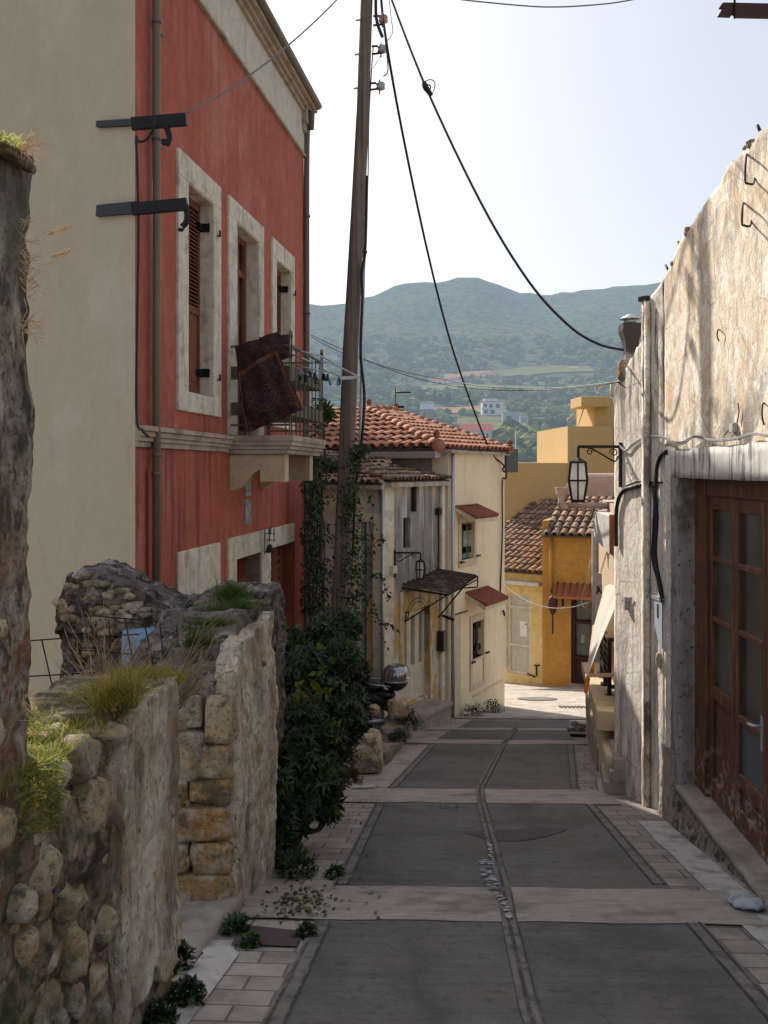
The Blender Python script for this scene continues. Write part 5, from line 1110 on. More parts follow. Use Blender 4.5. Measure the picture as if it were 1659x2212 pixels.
# lantern on the wall
def scroll(m, c, u, R, r=.006, turns=1.4, sg=1):
    pts = []
    for i in range(19):
        t = i/18; a = t*turns*2*pi; rr = R*(1-.75*t); pts.append(c+u*rr*cos(a)+Vector((0,0,sg*rr*sin(a))))
    m.tube(pts, r, 5)
def lantern(name, label, wallp, dirv, L_, H, W_, drop, grp):
    """bracket from wallp along dirv (unit), lantern hanging from its end"""
    t = thing(name, wallp, label, 'lantern', grp); m = MB(); e = wallp+dirv*L_
    m.bar(wallp, e, .028); m.bar(wallp+Vector((0,0,.04)), wallp-Vector((0,0,L_*.95)), .028); m.bar(e, e-Vector((0,0,drop)), .024)
    scroll(m, wallp+dirv*L_*.72-Vector((0,0,L_*.12)), -dirv, L_*.09); scroll(m, wallp+dirv*L_*.16-Vector((0,0,L_*.14)), dirv, L_*.10)
    m.tube(spline([wallp+dirv*L_*.66-Vector((0,0,L_*.05)), wallp+dirv*L_*.4-Vector((0,0,L_*.2)), wallp+dirv*L_*.14-Vector((0,0,L_*.34)), wallp+dirv*.02-Vector((0,0,L_*.22))]), .008, 5)
    m.build('bracket', m_iron, t)
    top = e-Vector((0,0,drop)); Rm = W_/2; rt = Rm*.80; rb = Rm*.66; n = 6
    prof = [(rt, -.12*H), (Rm, -.52*H), (rb, -.95*H)]
    m = MB(); m.lathe(top, [(.012,0),(.02,-.02*H),(rt*.5,-.05*H),(rt*1.08,-.10*H),(rt*1.1,-.125*H),(rt*.95,-.13*H)][::-1], n, rot=.3, smooth=False); m.build('cap', m_galv if False else m_iron, t)
    m = MB(); ring = lambda r, z: [top+Vector((r*cos(2*pi*k/n+.3), r*sin(2*pi*k/n+.3), z)) for k in range(n)]
    R0 = [ring(*p) for p in prof]
    for k in range(n):
        m.bar(R0[0][k], R0[1][k], .016); m.bar(R0[1][k], R0[2][k], .016)
        for q in R0: m.bar(q[k], q[(k+1) % n], .016)
    m.lathe(top, [(rb*.9,-.97*H),(rb*1.15,-.975*H),(rb*1.15,-1.0*H),(.02,-1.0*H)][::-1], n, rot=.3, smooth=False); m.build('frame', m_iron, t)
    m = MB(); G0 = [ring(p[0]*.95, p[1]) for p in prof]
    for a in range(2):
        for k in range(n): m.poly([G0[a][k], G0[a][(k+1) % n], G0[a+1][(k+1) % n], G0[a+1][k]])
    m.build('glass', m_lampglass, t); return t
lantern('wall_lantern', 'black lantern with pale glass on a bracket above the rusty tin canopy', F2.px(853,1194,.02), Vector((1,-.05,0)).normalized(), .39, .31, .15, .09, 'hexagonal bracket lanterns')
# rusty tin canopy
tc = thing('tin_canopy', F2.p(.5,-1.75,.4), 'rusty corrugated tin canopy over the french doors', 'canopy')
i0, i1 = F2.px(869,1266,0), F2.px(948,1232,0); o0, o1_ = P(966,1281,14.0), P(1029,1241,14.85); mb = MB(); N = 60
vs = []
for k in range(N+1):
    t = k/N; h = .012*sin(t*N*.9); a = i0.lerp(i1, t); b = o0.lerp(o1_, t); a.z += h+.03; b.z += h+U(-.004,.004)
    vs += [a, b, a-Vector((0,0,.006)), b-Vector((0,0,.006))]
for k in range(N): b = 4*k; mb.f += [(b, b+1, b+5, b+4), (b+6, b+7, b+3, b+2), (b+1, b+3, b+7, b+5)]; mb.c += [(1,1,1)]*3; mb.sm += [True]*3
mb.v = vs; mb.build('sheet', m_tin, tc)
mb = MB(); dz = Vector((0,0,-.03)); mb.bar(o0+dz, o1_+dz, .03); mb.bar(i0+dz, o0+dz, .03); mb.bar(i1+dz, o1_+dz, .03); mb.bar(i0.lerp(i1,.5)+dz, o0.lerp(o1_,.5)+dz, .03)
mb.bar(o0+dz+Vector((.0,0,-.0)), F2.p(F2.s(870)+.02,-2.35,.02), .02); mb.bar(o1_.lerp(i1,.1)+dz, F2.p(F2.s(945),-2.45,.02), .02)
q = o1_+Vector((.02,0,-.02)); mb.bar(q, q+Vector((0,0,-.18)), .02); mb.bar(q+Vector((0,0,-.18)), q+Vector((-.22,.02,-.2)), .02); mb.bar(q+Vector((0,0,-.06)), q+Vector((-.5,.1,-.34)), .02)
mb.build('frame', m_iron, tc)
mb = MB(); mb.bar(F2.px(952,1328,.02), F2.px(952,1328,.02)+Vector((.22,-.05,-.08)), .03, .04); mb.build('iron_arm', m_ironblk, wh)
# pink step in front of the french doors
ps = thing('door_step', F2.p(.7,-4.1,.4), 'pinkish concrete landing in front of the french doors', 'step')
mb = MB(); mb.box(F2, .18, 1.40, -4.5, -3.76, .0, .46); mb.build('base', m_ledge, ps, bevel=.01)
mb = MB(); mb.box(F2, .16, 1.42, -3.76, -3.69, .0, .48); mb.build('slab', m_sill, ps, bevel=.012)

# ================================================================ SCOOTER
sc_ = thing('scooter', (0.0,13.0,gz(0,13)), 'black scooter with a silver-lidded top box parked behind the big shrub', 'scooter')
H_ = Vector((-.93,.30,0)).normalized(); S_ = Vector((-H_.y, H_.x, 0)); g0 = Vector((-.03,12.95,gz(0,12.95)))
def SP(f, s, z): return g0+H_*f+S_*s+Vector((0,0,z))
def ell(m, c, r, n=16, sq=.8, amp=0):
    vs = []
    for v in ICO3[0]:
        q = [math.copysign(abs(t)**sq, t) for t in v]; vs.append(c+H_*q[0]*r[0]+S_*q[1]*r[1]+Vector((0,0,q[2]*r[2])))
    m.add(vs, ICO3[1], smooth=True)
def wheel(f):
    m = MB(); pts = [SP(f+.2*cos(a*pi/12), 0, .23+.2*sin(a*pi/12)) for a in range(25)]; m.tube(pts, .045, 8, cap=False); w_ = m.build('wheel', m_plasticblk, sc_)
    m = MB()
    for sgn in (-1, 1):
        for k in range(5): m.bar(SP(f, sgn*.02, .23), SP(f+.17*cos(k*1.257), sgn*.02, .23+.17*sin(k*1.257)), .025, .02)
    m.build('rim', m_galv, w_)
wheel(0); wheel(1.22)
bc = P(855.5,1463,12.95)
m = MB(); vs = []
def halfbox(lid):
    m = MB(); vs = []; 
    for v in ICO3[0]:
        q = Vector([math.copysign(abs(t)**.72, t) for t in v])
        if lid: q.z = max(q.z, -.12)
        else: q.z = min(q.z, -.17)
        k = .93 if not lid else 1
        if not lid: k *= 1-.25*max(0,-q.z-.2)
        vs.append(bc+H_*q.x*.19*k+S_*q.y*.215*k+Vector((0,0,q.z*.185)))
    m.add(vs, ICO3[1], smooth=True); return m
tb = halfbox(False).build('top_box', m_plasticblk, sc_); halfbox(True).build('lid', m_silver, tb)
m = MB(); m.tube([bc+H_*.195*cos(a*pi/12)*.99+S_*.222*sin(a*pi/12)*.99+Vector((0,0,-.028)) for a in range(25)], .012, 6, cap=False); m.build('trim', m_galv, tb)
m = MB(); ell(m, SP(.33,0,.70), (.36,.13,.07), sq=.75); m.build('seat', m_plasticblk, sc_)
m = MB(); ell(m, SP(.28,0,.52), (.38,.13,.14), sq=.8); ell(m, SP(-.02,0,.60), (.16,.10,.07), sq=.8); m.build('body', m_plasticblk, sc_)
m = MB(); ell(m, SP(1.05,0,.62), (.07,.17,.30), sq=.8); ell(m, SP(1.10,0,.93), (.12,.14,.09)); m.build('front_shield', m_silver, sc_)
m = MB(); m.tube(spline([SP(.25,.16,.77), SP(0,.17,.76), SP(-.15,.1,.74), SP(-.18,0,.74), SP(-.15,-.1,.74), SP(0,-.17,.76), SP(.25,-.16,.77)]), .012, 6); m.build('grab_rail', m_galv, sc_)
m = MB(); m.tube(spline([SP(-.12,-.05,.66), SP(-.20,-.05,.50), SP(-.26,-.05,.32), SP(-.28,-.04,.22)]), [.03]*7+[.022]*6+[.018]*6, 6); m.box(Fr((SP(-.3,0,0).x, SP(-.3,0,0).y), (SP(-.3,.12,0).x, SP(-.3,.12,0).y)), 0, .12, g0.z+.25, g0.z+.36, -.01, .01); m.build('mudguard', m_galv, sc_)
m = MB(); m.tube([SP(1.0,-.3,1.0), SP(1.04,0,1.03), SP(1.0,.3,1.0)], .016, 6); m.build('handlebar', m_plasticblk, sc_)
m = MB(); m.tube([SP(1.1,0,.9), SP(1.22,0,.23)], .035, 8); m.tube([SP(.9,0,.28), SP(.3,0,.28)], .07, 8); m.build('frame', m_plasticblk, sc_)
m = MB(); ell(m, SP(-.16,0,.60), (.03,.08,.035)); m.build('tail_light', m_red2, sc_)
m = MB(); m.tube([SP(.5,.12,.2), SP(-.1,.14,.26)], .04, 8); m.build('exhaust', m_galv, sc_)
# stone parapet and blocks beside it
pa = thing('stone_parapet', G(850,1630), 'low rough stone parapet beside the scooter with slabs on top', 'parapet')
A_, B_ = G(838,1650), G(889,1588); fA = Fr((A_.x, A_.y), (B_.x, B_.y))
mb = MB(); rough_block(mb, fA, 0, fA.L, lambda a: A_.z-.15-GR*a, lambda a: A_.z+.13-GR*a+(.14 if a > fA.L*.45 else 0)+(.16 if a > fA.L*.75 else 0), -.26, 0, .05, .035, 4, seed=3); mb.build('masonry', MAT('parapet_stone', (.24,.20,.15), [dict(c=(.36,.30,.21), s=4, lo=.5, hi=.65, k=.8), dict(c=(.05,.045,.04), s=7, lo=.5, hi=.62, k=.8)], bump=1, bs=16, bdist=.03), pa, weld=True)
for nm, c, r, q, lb in (('stone_block', P(792,1622,9.95), (.17,.2,.20), .28, 'squarish pale stone block standing at the end of the stone parapet'), ('stone_block', P(862,1528,12.1), (.13,.12,.11), .4, 'greenish stone block behind the stone parapet beside the top box'), ('stone_block', P(806,1535,12.2), (.10,.1,.10), .5, 'pale stone glimpsed under the scooter seat')):
    m = MB(); stone(m, c, r, col=(1,.86,.68), sq=q, amp=.07, rot=.05); tag(m.build(nm, m_rub), lb, 'stone block')
tg = MB(); a = G(760,1705,.01); tg.bar(a+Vector((.0,0,.01)), a+Vector((.22,.02,.012)), .05, .012); tag(tg.build('metal_strip', m_galv), 'thin shiny metal strip lying on the left pavement', 'litter')
tb_ = thing('terracotta_planter', P(700,1650,8.4), 'low earthen planter edge hidden under the shrub beside the pavement', 'planter')
mb = MB(); f = Fr((-.95,7.6), (-.45,9.9)); rough_block(mb, f, 0, f.L, lambda a: -3.0-.17*a, lambda a: -2.62-.165*a, -.9, .0, .07, .03, 4); mb.build('edging', m_ledgef, tb_, weld=True)

# ================================================================ CREAM HOUSE
FK = Fr((1.08,15.6), (2.28,17.8)); FKs = Fr((1.08,15.6), (-3.2,17.95))
kh = thing('cream_house', (1.08,15.6,-4.2), 'tall smooth cream house with orange tiled hip roof and two canopied windows', 'house')
u1 = (FK.s(995), FK.s(1023), FK.z(1010,1207), FK.z(1010,1128)); u2 = (FK.s(1019), FK.s(1043), FK.z(1030,1420), FK.z(1030,1342)); ZK = .34
mb = MB(); wall_cells(mb, FK, 0, FK.L, -4.9, ZK, [u1, u2], -.3, 0); mb.build('wall', m_cream, kh)
mb = MB(); mb.box(FKs, 0.02, FKs.L, -4.9, ZK, -.2, 0); mb.build('wall', MAT('grey_side_render', (.34,.30,.26), [dict(c=(.2,.18,.16), s=3, lo=.5, hi=.7, k=.5)], bump=.2), kh)['label'] = 'grey unpainted side wall above the old tiles'
f = Fr((2.28,17.8), (-2.0,20.2)); mb = MB(); mb.box(f, 0, f.L, -4.9, ZK, -.1, .1); mb.build('wall', m_cream, kh)
for o in (u1, u2):
    m = MB(); a0, a1, z0, z1 = o; w_ = (a1-a0)*.18; lo_ = .13 if o is u1 else .55
    m.box(FK, a0-w_, a0, z0-lo_, z1+.12, 0, .02); m.box(FK, a1, a1+w_, z0-lo_, z1+.12, 0, .02); m.box(FK, a0, a1, z1, z1+.12, 0, .02); m.box(FK, a0, a1, z0-lo_, z0-lo_+.1, 0, .02); m.box(FK, a0, a1, z0-.04, z0, -.1, .03)
    if o is u1: m.box(FK, a0, a1, z0-lo_+.1, z0-.04, 0, .012)
    wn = m.build('window', m_creamtrim, kh, bevel=.004)
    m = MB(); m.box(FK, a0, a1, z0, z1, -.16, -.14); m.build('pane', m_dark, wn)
    m = MB(); m.box(FK, a0+(a1-a0)*.62, a1, z0, z1, -.139, -.10); m.build('shutter', m_greenp if o is u1 else m_plasticblk, wn)
    m = MB()
    for zz in (z0+.1, z1-.15): m.box(FK, a0+(a1-a0)*.55, a1-.01, zz, zz+.1, -.09, -.04); m.build('hinge', m_ironblk, wn); m = MB()
    m.bar(FK.p(a0-.12,z0-.03,.06), FK.p(a0+.02,z0-.03,.06), .03); m.build('latch', m_ironblk, wn); m = MB(); m.bar(FK.p(a1+.02,z0+.03,.06), FK.p(a1+.16,z0+.03,.06), .03); m.build('latch', m_ironblk, wn)
def canopy(par, f, a0, a1, zi, zo, d, m1, m2, rib=.075):
    m = MB(); m.prism([f.p(a0-.03,zi-.05,0), f.p(a0-.03,zi+.02,0), f.p(a0-.03,zo-.02,d), f.p(a0-.03,zo-.10,d)], f.u*(a1-a0+.06)); cs = m.build('canopy', m2, par)
    m = MB(); n = int((a1-a0)/rib)
    for i in range(n+1): a = a0+(a1-a0)*i/n; m.tube([f.p(a, zi+.025, .0), f.p(a, zo, d+.03)], [.028,.034], 8)
    m.build('tiles', m1, cs)
canopy(kh, FK, FK.s(978)+.12, FK.s(1030), FK.z(1000,1096), FK.z(1000,1096)-.15, .38, m_tilered, m_creamtrim)
canopy(kh, FK, FK.s(1006), FK.s(1052), FK.z(1025,1278), FK.z(1025,1278)-.16, .38, m_tilered, m_creamtrim)
mb = MB(); mb.box(FK, FK.s(975), FK.s(994), -4.3, FK.z(985,1325), 0, .012); mb.box(FK, FK.s(975)+.03, FK.s(994)-.03, -4.3, FK.z(985,1325)-.05, .012, .018); mb.build('painted_door', m_creamtrim, kh)
mb = MB(); mb.box(FK, FK.s(1020), FK.L, -4.05, -4.02, 0, .02); mb.build('plinth_line', m_creamtrim, kh)
mb = MB(); mb.tube([FK.p(.06,ZK-.05,.06), FK.p(.06,-4.3,.06)], .035, 10); mb.build('downpipe', m_galv, kh)
mb = MB(); mb.tube(spline([P(1090,1006,17.65), P(1086,1016,17.65), P(1094,1022,17.6), P(1092,1034,17.6), P(1085,1042,17.62), P(1085,1150,17.65), P(1081,1270,17.66), P(1080,1300,17.66)]), .016, 6); mb.build('wall_cable', m_cable, kh)
mb = MB(); mb.tube([FK.px(975,1330,.02), FK.px(1010,1320,.02)], .012, 5); mb.tube([FK.px(1087,1318,.02), FK.px(1090,1330,.06)], .02, 5); mb.build('bracket', m_ironblk, kh)
# roof
K1 = Vector((.9,15.45,.36)); K2 = Vector((2.42,17.75,.35)); Aa = P(797,887,19.6); Bb = P(855,889,20.6); K4 = Vector((-3.7,18.0,.36)); K3 = Vector((-1.0,22.3,.36))
def ncol():
    b = random.choice([(1,1,1),(1.12,1.1,1.05),(.85,.82,.8),(1.25,1.3,1.25),(.95,.85,.8)]); k = U(.88,1.1); return tuple(x*k for x in b)
def roof_face(par, e0, e1, pts, tw, tl, r, mat, col, dk=m_under, lift=.03):
    e = (e1-e0).normalized(); n = (e1-e0).cross(pts[-1]-e0).normalized(); n = n if n.z > 0 else -n; up = n.cross(e); up = up if up.z > 0 else -up
    m = MB(); m.prism(pts, -n*.05); m.build('roof_deck', dk, par); m = MB(); tile_field(m, pts, e0, e1, up, tw, tl, r, col, lift=lift, sub=7); m.build('roof_tiles', mat, par)
roof_face(kh, K1, K4, [K1, K4, Vector((-1.6,20.2,1.27)), Aa], .19, .38, .08, m_tilenew, ncol, lift=.04)
roof_face(kh, K1, K2, [K1, K2, Bb, Aa], .165, .33, .07, m_tilenew, ncol)
mb = MB(); mb.add([K2, K3, K4, Vector((-1.6,20.2,1.25)), Aa-Vector((0,0,.03)), Bb-Vector((0,0,.03))], [(0,1,5),(1,2,3,4,5)]); mb.build('roof_deck', m_under, kh)
def hip(a, b, n, r=.1):
    m = MB()
    for i in range(n):
        p = a.lerp(b, i/n); q = a.lerp(b, (i+1.12)/n); m.tube([p, q], [r*.8, r*1.05], 10, col=ncol())
    m.build('ridge_tiles', m_tilenew, kh)
hip(Aa+Vector((0,0,.02)), K1+Vector((0,0,.05)), 12, .11); hip(Bb+Vector((0,0,.02)), K2+Vector((0,0,.05)), 15, .07); hip(Bb+Vector((0,0,.04)), Aa+Vector((0,0,.04)), 4, .09); hip(Aa, Vector((-1.6,20.2,1.27)), 5, .09)
def finial(p, h=.26):
    m = MB(); m.lathe(p, [(.05,0),(.06,h*.3),(.035,h*.45),(.06,h*.7),(.05,h*.85),(.015,h*.97),(.0,h)], 10); m.build('finial', m_terra if False else m_tilered, kh)
finial(Aa); finial(Bb, .2); finial(K1+Vector((-.02,.1,.03)), .30); finial(K2+Vector((0,0,.02)), .22)
mb = MB(); gA, gB = K1-Vector((0,0,.09)), K4-Vector((0,0,.09)); fg = Fr((gA.x, gA.y), (gB.x, gB.y)); mb.box(fg, 0, fg.L, .20, .31, -.12, .10); mb.build('gutter', m_galv, kh)
mb = MB(); mb.box(FK, -.12, FK.L+.1, ZK-.06, ZK-.01, -.1, .12); mb.build('eave_board', m_mould, kh)
# small sheet-metal flashing and aerial
mb = MB(); mb.bar(Bb+Vector((0,.5,0)), Bb+Vector((0,.5,.55)), .02); mb.bar(Bb+Vector((0,.5,.46)), Bb+Vector((.35,.5,.47)), .03); mb.bar(Bb+Vector((-.25,.5,.12)), Bb+Vector((.2,.5,.14)), .05); mb.build('aerial', m_iron, kh)
bx = MB(); f = Fr((2.35,18.1),(2.65,18.6)); bx.box(f, 0, f.L, -.05, .42, -.3, .05); tag(bx.build('roof_duct', m_plasticblk, bevel=.01), 'black box duct standing just behind the right end of the tiled roof', 'duct')

# ================================================================ YELLOW AND OCHRE HOUSES at the end
Y1 = Fr((3.0,24.95), (4.25,24.0)); Y2 = Fr((4.15,23.4), (6.4,22.5))
yh = thing('yellow_house', (3.7,24.5,-5.6), 'pale yellow low house with white panelled door and old tiled roof', 'house')
dd = (Y1.s(1096), Y1.s(1146), Y1.z(1120,1456), Y1.z(1120,1284)); ze1 = -2.62
mb = MB(); wall_cells(mb, Y1, 0, Y1.L, -6.2, ze1, [dd], -.3, 0); mb.build('wall', m_yellow, yh)
mb = MB(); mb.box(Y1, -.0, dd[0]-.02, -5.3, -3.3, 0, .03); mb.build('wall_panel', m_whitep, yh)
mb = MB(); a0, a1, z0, z1 = dd
mb.box(Y1, a0, a0+.07, z0, z1, -.12, -.04); mb.box(Y1, a1-.07, a1, z0, z1, -.12, -.04)
for z in (z0, z0+.72, z1-.38, z1-.06): mb.box(Y1, a0+.07, a1-.07, z, z+.07, -.12, -.045)
dr = mb.build('door', m_whitep, yh, bevel=.004); m = MB(); m.box(Y1, a0+.07, a1-.07, z0+.07, z1-.06, -.11, -.09); m.build('pane', m_frieze, dr)
m = MB(); c = Y1.px(1128,1357,-.03); m.box(Y1, Y1.s(1120), Y1.s(1135), Y1.z(1128,1376), Y1.z(1128,1343), -.085, -.08); nt = m.build('notice', MAT('paper', (.8,.8,.8), bump=0), dr)
m = MB(); m.box(Y1, Y1.s(1131), Y1.s(1134.3), Y1.z(1128,1350), Y1.z(1128,1347.5), -.078, -.076); m.build('notice_mark', m_text, dr)
mb = MB(); mb.box(Y1, -.1, Y1.s(1174), Y1.z(1130,1262), Y1.z(1130,1254), 0, .28); mb.build('ledge', m_whitep, yh, bevel=.01)
mb = MB(); mb.box(Y1, -.1, Y1.L+.05, ze1-.07, ze1, 0, .1); mb.build('eave_board', m_yellow, yh)
mb = MB(); mb.tube([Y1.px(1159,1460,.04), Y1.px(1158,1436,.04)], .02, 6); mb.bar(Y1.px(1154,1437,.04), Y1.px(1166,1437,.04), .03); mb.tube([Y1.px(1139,1455,.04), Y1.px(1146,1458,.04), Y1.px(1156,1462,.04)], .02, 6); mb.build('water_pipe', m_iron, yh)
roof_piece(yh, Y1, -1.2, Y1.L+.0, ze1+.03, .36, 4.6, tw=.19, tl=.38, r=.08, mat=m_tileold, over=.22)
oh = thing('ochre_house', (5,23,-5.4), 'deep ochre house with dark brown door and small red tiled canopy', 'house')
od = (Y2.s(1233), Y2.s(1290), Y2.z(1250,1478), Y2.z(1250,1290)); ze2 = -1.58
mb = MB(); wall_cells(mb, Y2, 0, Y2.L, -6.2, ze2, [od], -.3, 0); f = Fr((4.15,23.4), (4.9,25.6)); mb.box(f, 0, f.L, -6.2, ze2+.3, -.15, .0); mb.build('wall', m_ochre, oh)
mb = MB(); a0, a1, z0, z1 = od
mb.box(Y2, a0, a0+.09, z0, z1, -.2, -.05); mb.box(Y2, a0+.50, a0+.58, z0, z1, -.2, -.06)
for z in (z0, z0+.6, z0+1.5, z1-.08): mb.box(Y2, a0+.09, a0+.5, z, z+.08, -.2, -.06)
mb.box(Y2, a0+.09, a0+.5, z0+.08, z0+.6, -.19, -.1); dr = mb.build('door', MAT('dark_brown_door', (.045,.018,.014), bump=.1), oh)
m = MB(); m.box(Y2, a0, a1, z0, z1, -.22, -.20); m.build('pane', m_glass, dr)
m = MB(); m.box(Y2, a0+.22, a0+.31, z0+1.0, z0+1.2, -.199, -.196); m.build('notice', m_curt, dr)
canopy(oh, Y2, Y2.s(1205), Y2.s(1290), Y2.z(1240,1262), Y2.z(1240,1262)-.22, .45, m_tilered, m_terra, rib=.14)
roof_piece(oh, Y2, -.1, Y2.L+.2, ze2+.03, .36, 3.2, tw=.21, tl=.38, r=.09, mat=m_tileold, over=.25)
mb = MB(); mb.tube([Y2.p(.08,ze2-.05,.07), Y2.p(.08,-3.2,.07)], .05, 8); mb.build('downpipe', m_ochre, oh)
mb = MB(); mb.box(Y2, -.05, Y2.L, ze2-.07, ze2, 0, .12); mb.build('eave_board', m_ochre, oh)
mb = MB(); mb.box(Y2, od[0]-.05, od[1], od[2]-.4, od[2], 0, .35); mb.build('door_step', m_ledge, oh, bevel=.01)
hl = thing('hanging_ornament', Y2.px(1194,1300,.25), 'dark pointed wicker ornament hanging beside the red tiled canopy of the ochre house', 'ornament')
m = MB(); c = P(1194,1331,23.0); m.lathe(c, [(.01,0),(.07,.1),(.12,.25),(.12,.42),(.06,.50),(.02,.52)], 10); m.build('body', m_red2, hl); m = MB(); m.tube([c+Vector((0,0,.5)), c+Vector((.0,.25,.62))], .015, 5); m.tube([c+Vector((.25,0,.25)), c+Vector((.25,0,.52))], .03, 6); m.tube([c, c-Vector((0,0,.45))], .02, 5); m.build('hanger', m_iron, hl)
# big flat ochre building
ob = thing('ochre_building', (5.5,29,-6.4), 'large plain ochre building with stepped parapet and projecting roof slab', 'building')
mb = MB(); O1 = Fr((3.2,28.9), (9.5,29.3)); x1 = O1.s(1226)
mb.box(O1, 0, x1, -7, O1.z(1150,1000), -4, 0); mb.box(O1, x1, O1.L, -7, O1.z(1280,921), -4.2, .02); mb.box(O1, O1.s(1290), O1.s(1400), O1.z(1300,921), O1.z(1300,859), -2.4, -.3); mb.build('wall', m_ochrewall, ob)
mb = MB(); mb.box(O1, O1.s(1254), O1.s(1317), O1.z(1290,879), O1.z(1290,857), -1.2, .1); mb.build('roof_slab', m_ochrewall, ob, bevel=.02)
mb = MB(); mb.bar(O1.px(1248,921,-.5), O1.px(1262,879,-.5), .03); mb.tube([O1.px(1320,856,-.2), O1.px(1322,825,-.2)], .05, 6); mb.tube(spline([O1.px(1286,835,-.2), O1.px(1290,850,-.2), O1.px(1300,835,-.2), O1.px(1330,822,-.2)]), .02, 5); mb.tube([O1.px(1326,860,.05), O1.px(1328,1000,.05)], .02, 5); mb.build('conduit', m_beige, ob)
wr = MB(); wr.tube(sag(P(1085,1260,24), P(1275,1300,20), .35), .012, 5); tag(wr.build('thin_wire', m_wire), 'pale thin wire sagging in front of the yellow and ochre houses', 'cable')
wr = MB(); wr.tube(spline([P(1276,1210,14.3), P(1262,1270,14.6), P(1255,1300,14.8), P(1262,1312,14.8), P(1275,1300,14.4)]), .010, 5); tag(wr.build('loose_wire', m_beige), 'loose looping wire beside the pale post', 'cable')
# manhole cover and grate in the sunlit paving
for nm, (x, y), r, lb in (('manhole_cover', (1160,1509), .42, 'round iron manhole cover in the sunlit paving'),):
    c = G(x, y); t = MB(); t.add([Vector((c.x+cos(k*pi/16)*r, c.y+sin(k*pi/16)*r, gz(0, c.y+sin(k*pi/16)*r)+.004)) for k in range(32)], [tuple(range(32))]); tag(t.build(nm, m_edge), lb, 'manhole cover')
c = G(1245,1527); t = thing('drain_grate', c, 'slotted drain grate at the edge of the sunlit paving', 'drain'); m = MB()
for i in range(9): a = c+Vector((-.3+.075*i,-.15,0)); b = c+Vector((-.3+.075*i,.15,0)); a.z = gz(0,a.y)+.006; b.z = gz(0,b.y)+.006; m.bar(a, b, .03, .012)
m.build('bars', m_iron, t)
random.seed(91)
# ================================================================ RIGHT BUILDING
FA = Fr((1.935+.055*3.0,3.0), (2.365,7.81))       # street face of the near part
DR0, DR1 = FA.s(1659)-.75, FA.s(1471); LA = FA.L
FB1 = Fr((2.365,7.81), (2.3165,8.13)); FB2 = Fr((2.3165,8.13), (2.215,8.9))
def YB(x): return 3.547/((x-CX)/FP+.1514)
def PB(x, y, d=.03): return P(x, y, YB(x)-d)
rb = thing('old_shop_building', (2.3,7.0,-2.8), 'old sunlit building with peeling limewashed wall, broken top edge and brown shop door', 'building')
def topA(a):
    v = 2.02-.40*(max(0,(a-2.2))/(LA-2.2))**2.2+.05*noise.noise(Vector((a*3.1,0,7)))+.035*noise.noise(Vector((a*9,3,7)))
    return v
def wallpiece(fr, a0, a1, z0, z1, d0, d1, m, res=.035, amp=.005, **k):
    b = MB(); rough_block(b, fr, a0, a1, z0, z1, d0, d1, res, amp, 5, **k); return b.build('wall', m, rb, weld=True)
ZL = FA.z(1550,1032)                             # underside of the lintel
wallpiece(FA, -1.0, LA, .14, topA, -.4, 0, m_rw, big=.007)
wallpiece(FA, DR1+.28, LA, -3.2, .135, -.4, -.004, m_rwb, res=.04, amp=.006)
mb = MB(); mb.box(FA, -1.0, LA-.02, ZL, .14, -.3, .012); 
rough_block(mb, FA, -1.0, DR1+.33, ZL-.01, .16, -.3, .022, .05, .008, 5); mb.build('lintel', m_lintel, rb, weld=True)
# jamb seen beside the door and pillar face
mb = MB(); rough_block(mb, FA, DR1-.0, DR1+.31, -3.1, ZL, -.28, .02, .04, .008, 5); mb.build('door_jamb', m_jamb, rb, weld=True)
mb = MB(); rough_block(mb, FA, DR1+.06, DR1+.36, -3.1, -2.25, -.1, .06, .04, .012, 6); mb.build('jamb_base', m_jamb, rb, weld=True)
def topB(a): return 1.56-1.0*a*0
wallpiece(FB1, .0, FB1.L, -3.3, lambda a: 1.62-.14*a/FB1.L, -.35, 0, m_rwb, amp=.006)
wallpiece(FB2, .0, FB2.L, -3.3, lambda a: 1.22-.42*(a/FB2.L)+.05*noise.noise(Vector((a*14,0,0))), -.35, 0, m_rwb, amp=.006)
mb = MB(); rough_block(mb, FB2, -.035, .03, -3.2, 1.48, -.1, .045, .03, .006, 6); mb.build('corner_pilaster', m_rwb, rb, weld=True)
mb = MB(); mb.tube([FB1.p(.27,1.46,.03), FB1.p(.27,-2.95,.03)], .026, 8); mb.build('rib', m_rw, rb)
mb = MB(); rough_block(mb, FA, LA-.30, LA-.24, -2.9, .12, -.1, .05, .03, .006, 6); mb.build('pilaster', m_rwb, rb, weld=True)
# hidden return walls so that the house is closed from the far side
for a, b in (((2.42,8.86),(4.4,9.0)), ((4.4,9.0),(4.2,2.0))):
    f = Fr(a, b); m = MB(); m.box(f, 0.0, f.L, -3.4, .55, -.2, .0); m.build('wall', m_rwb, rb)
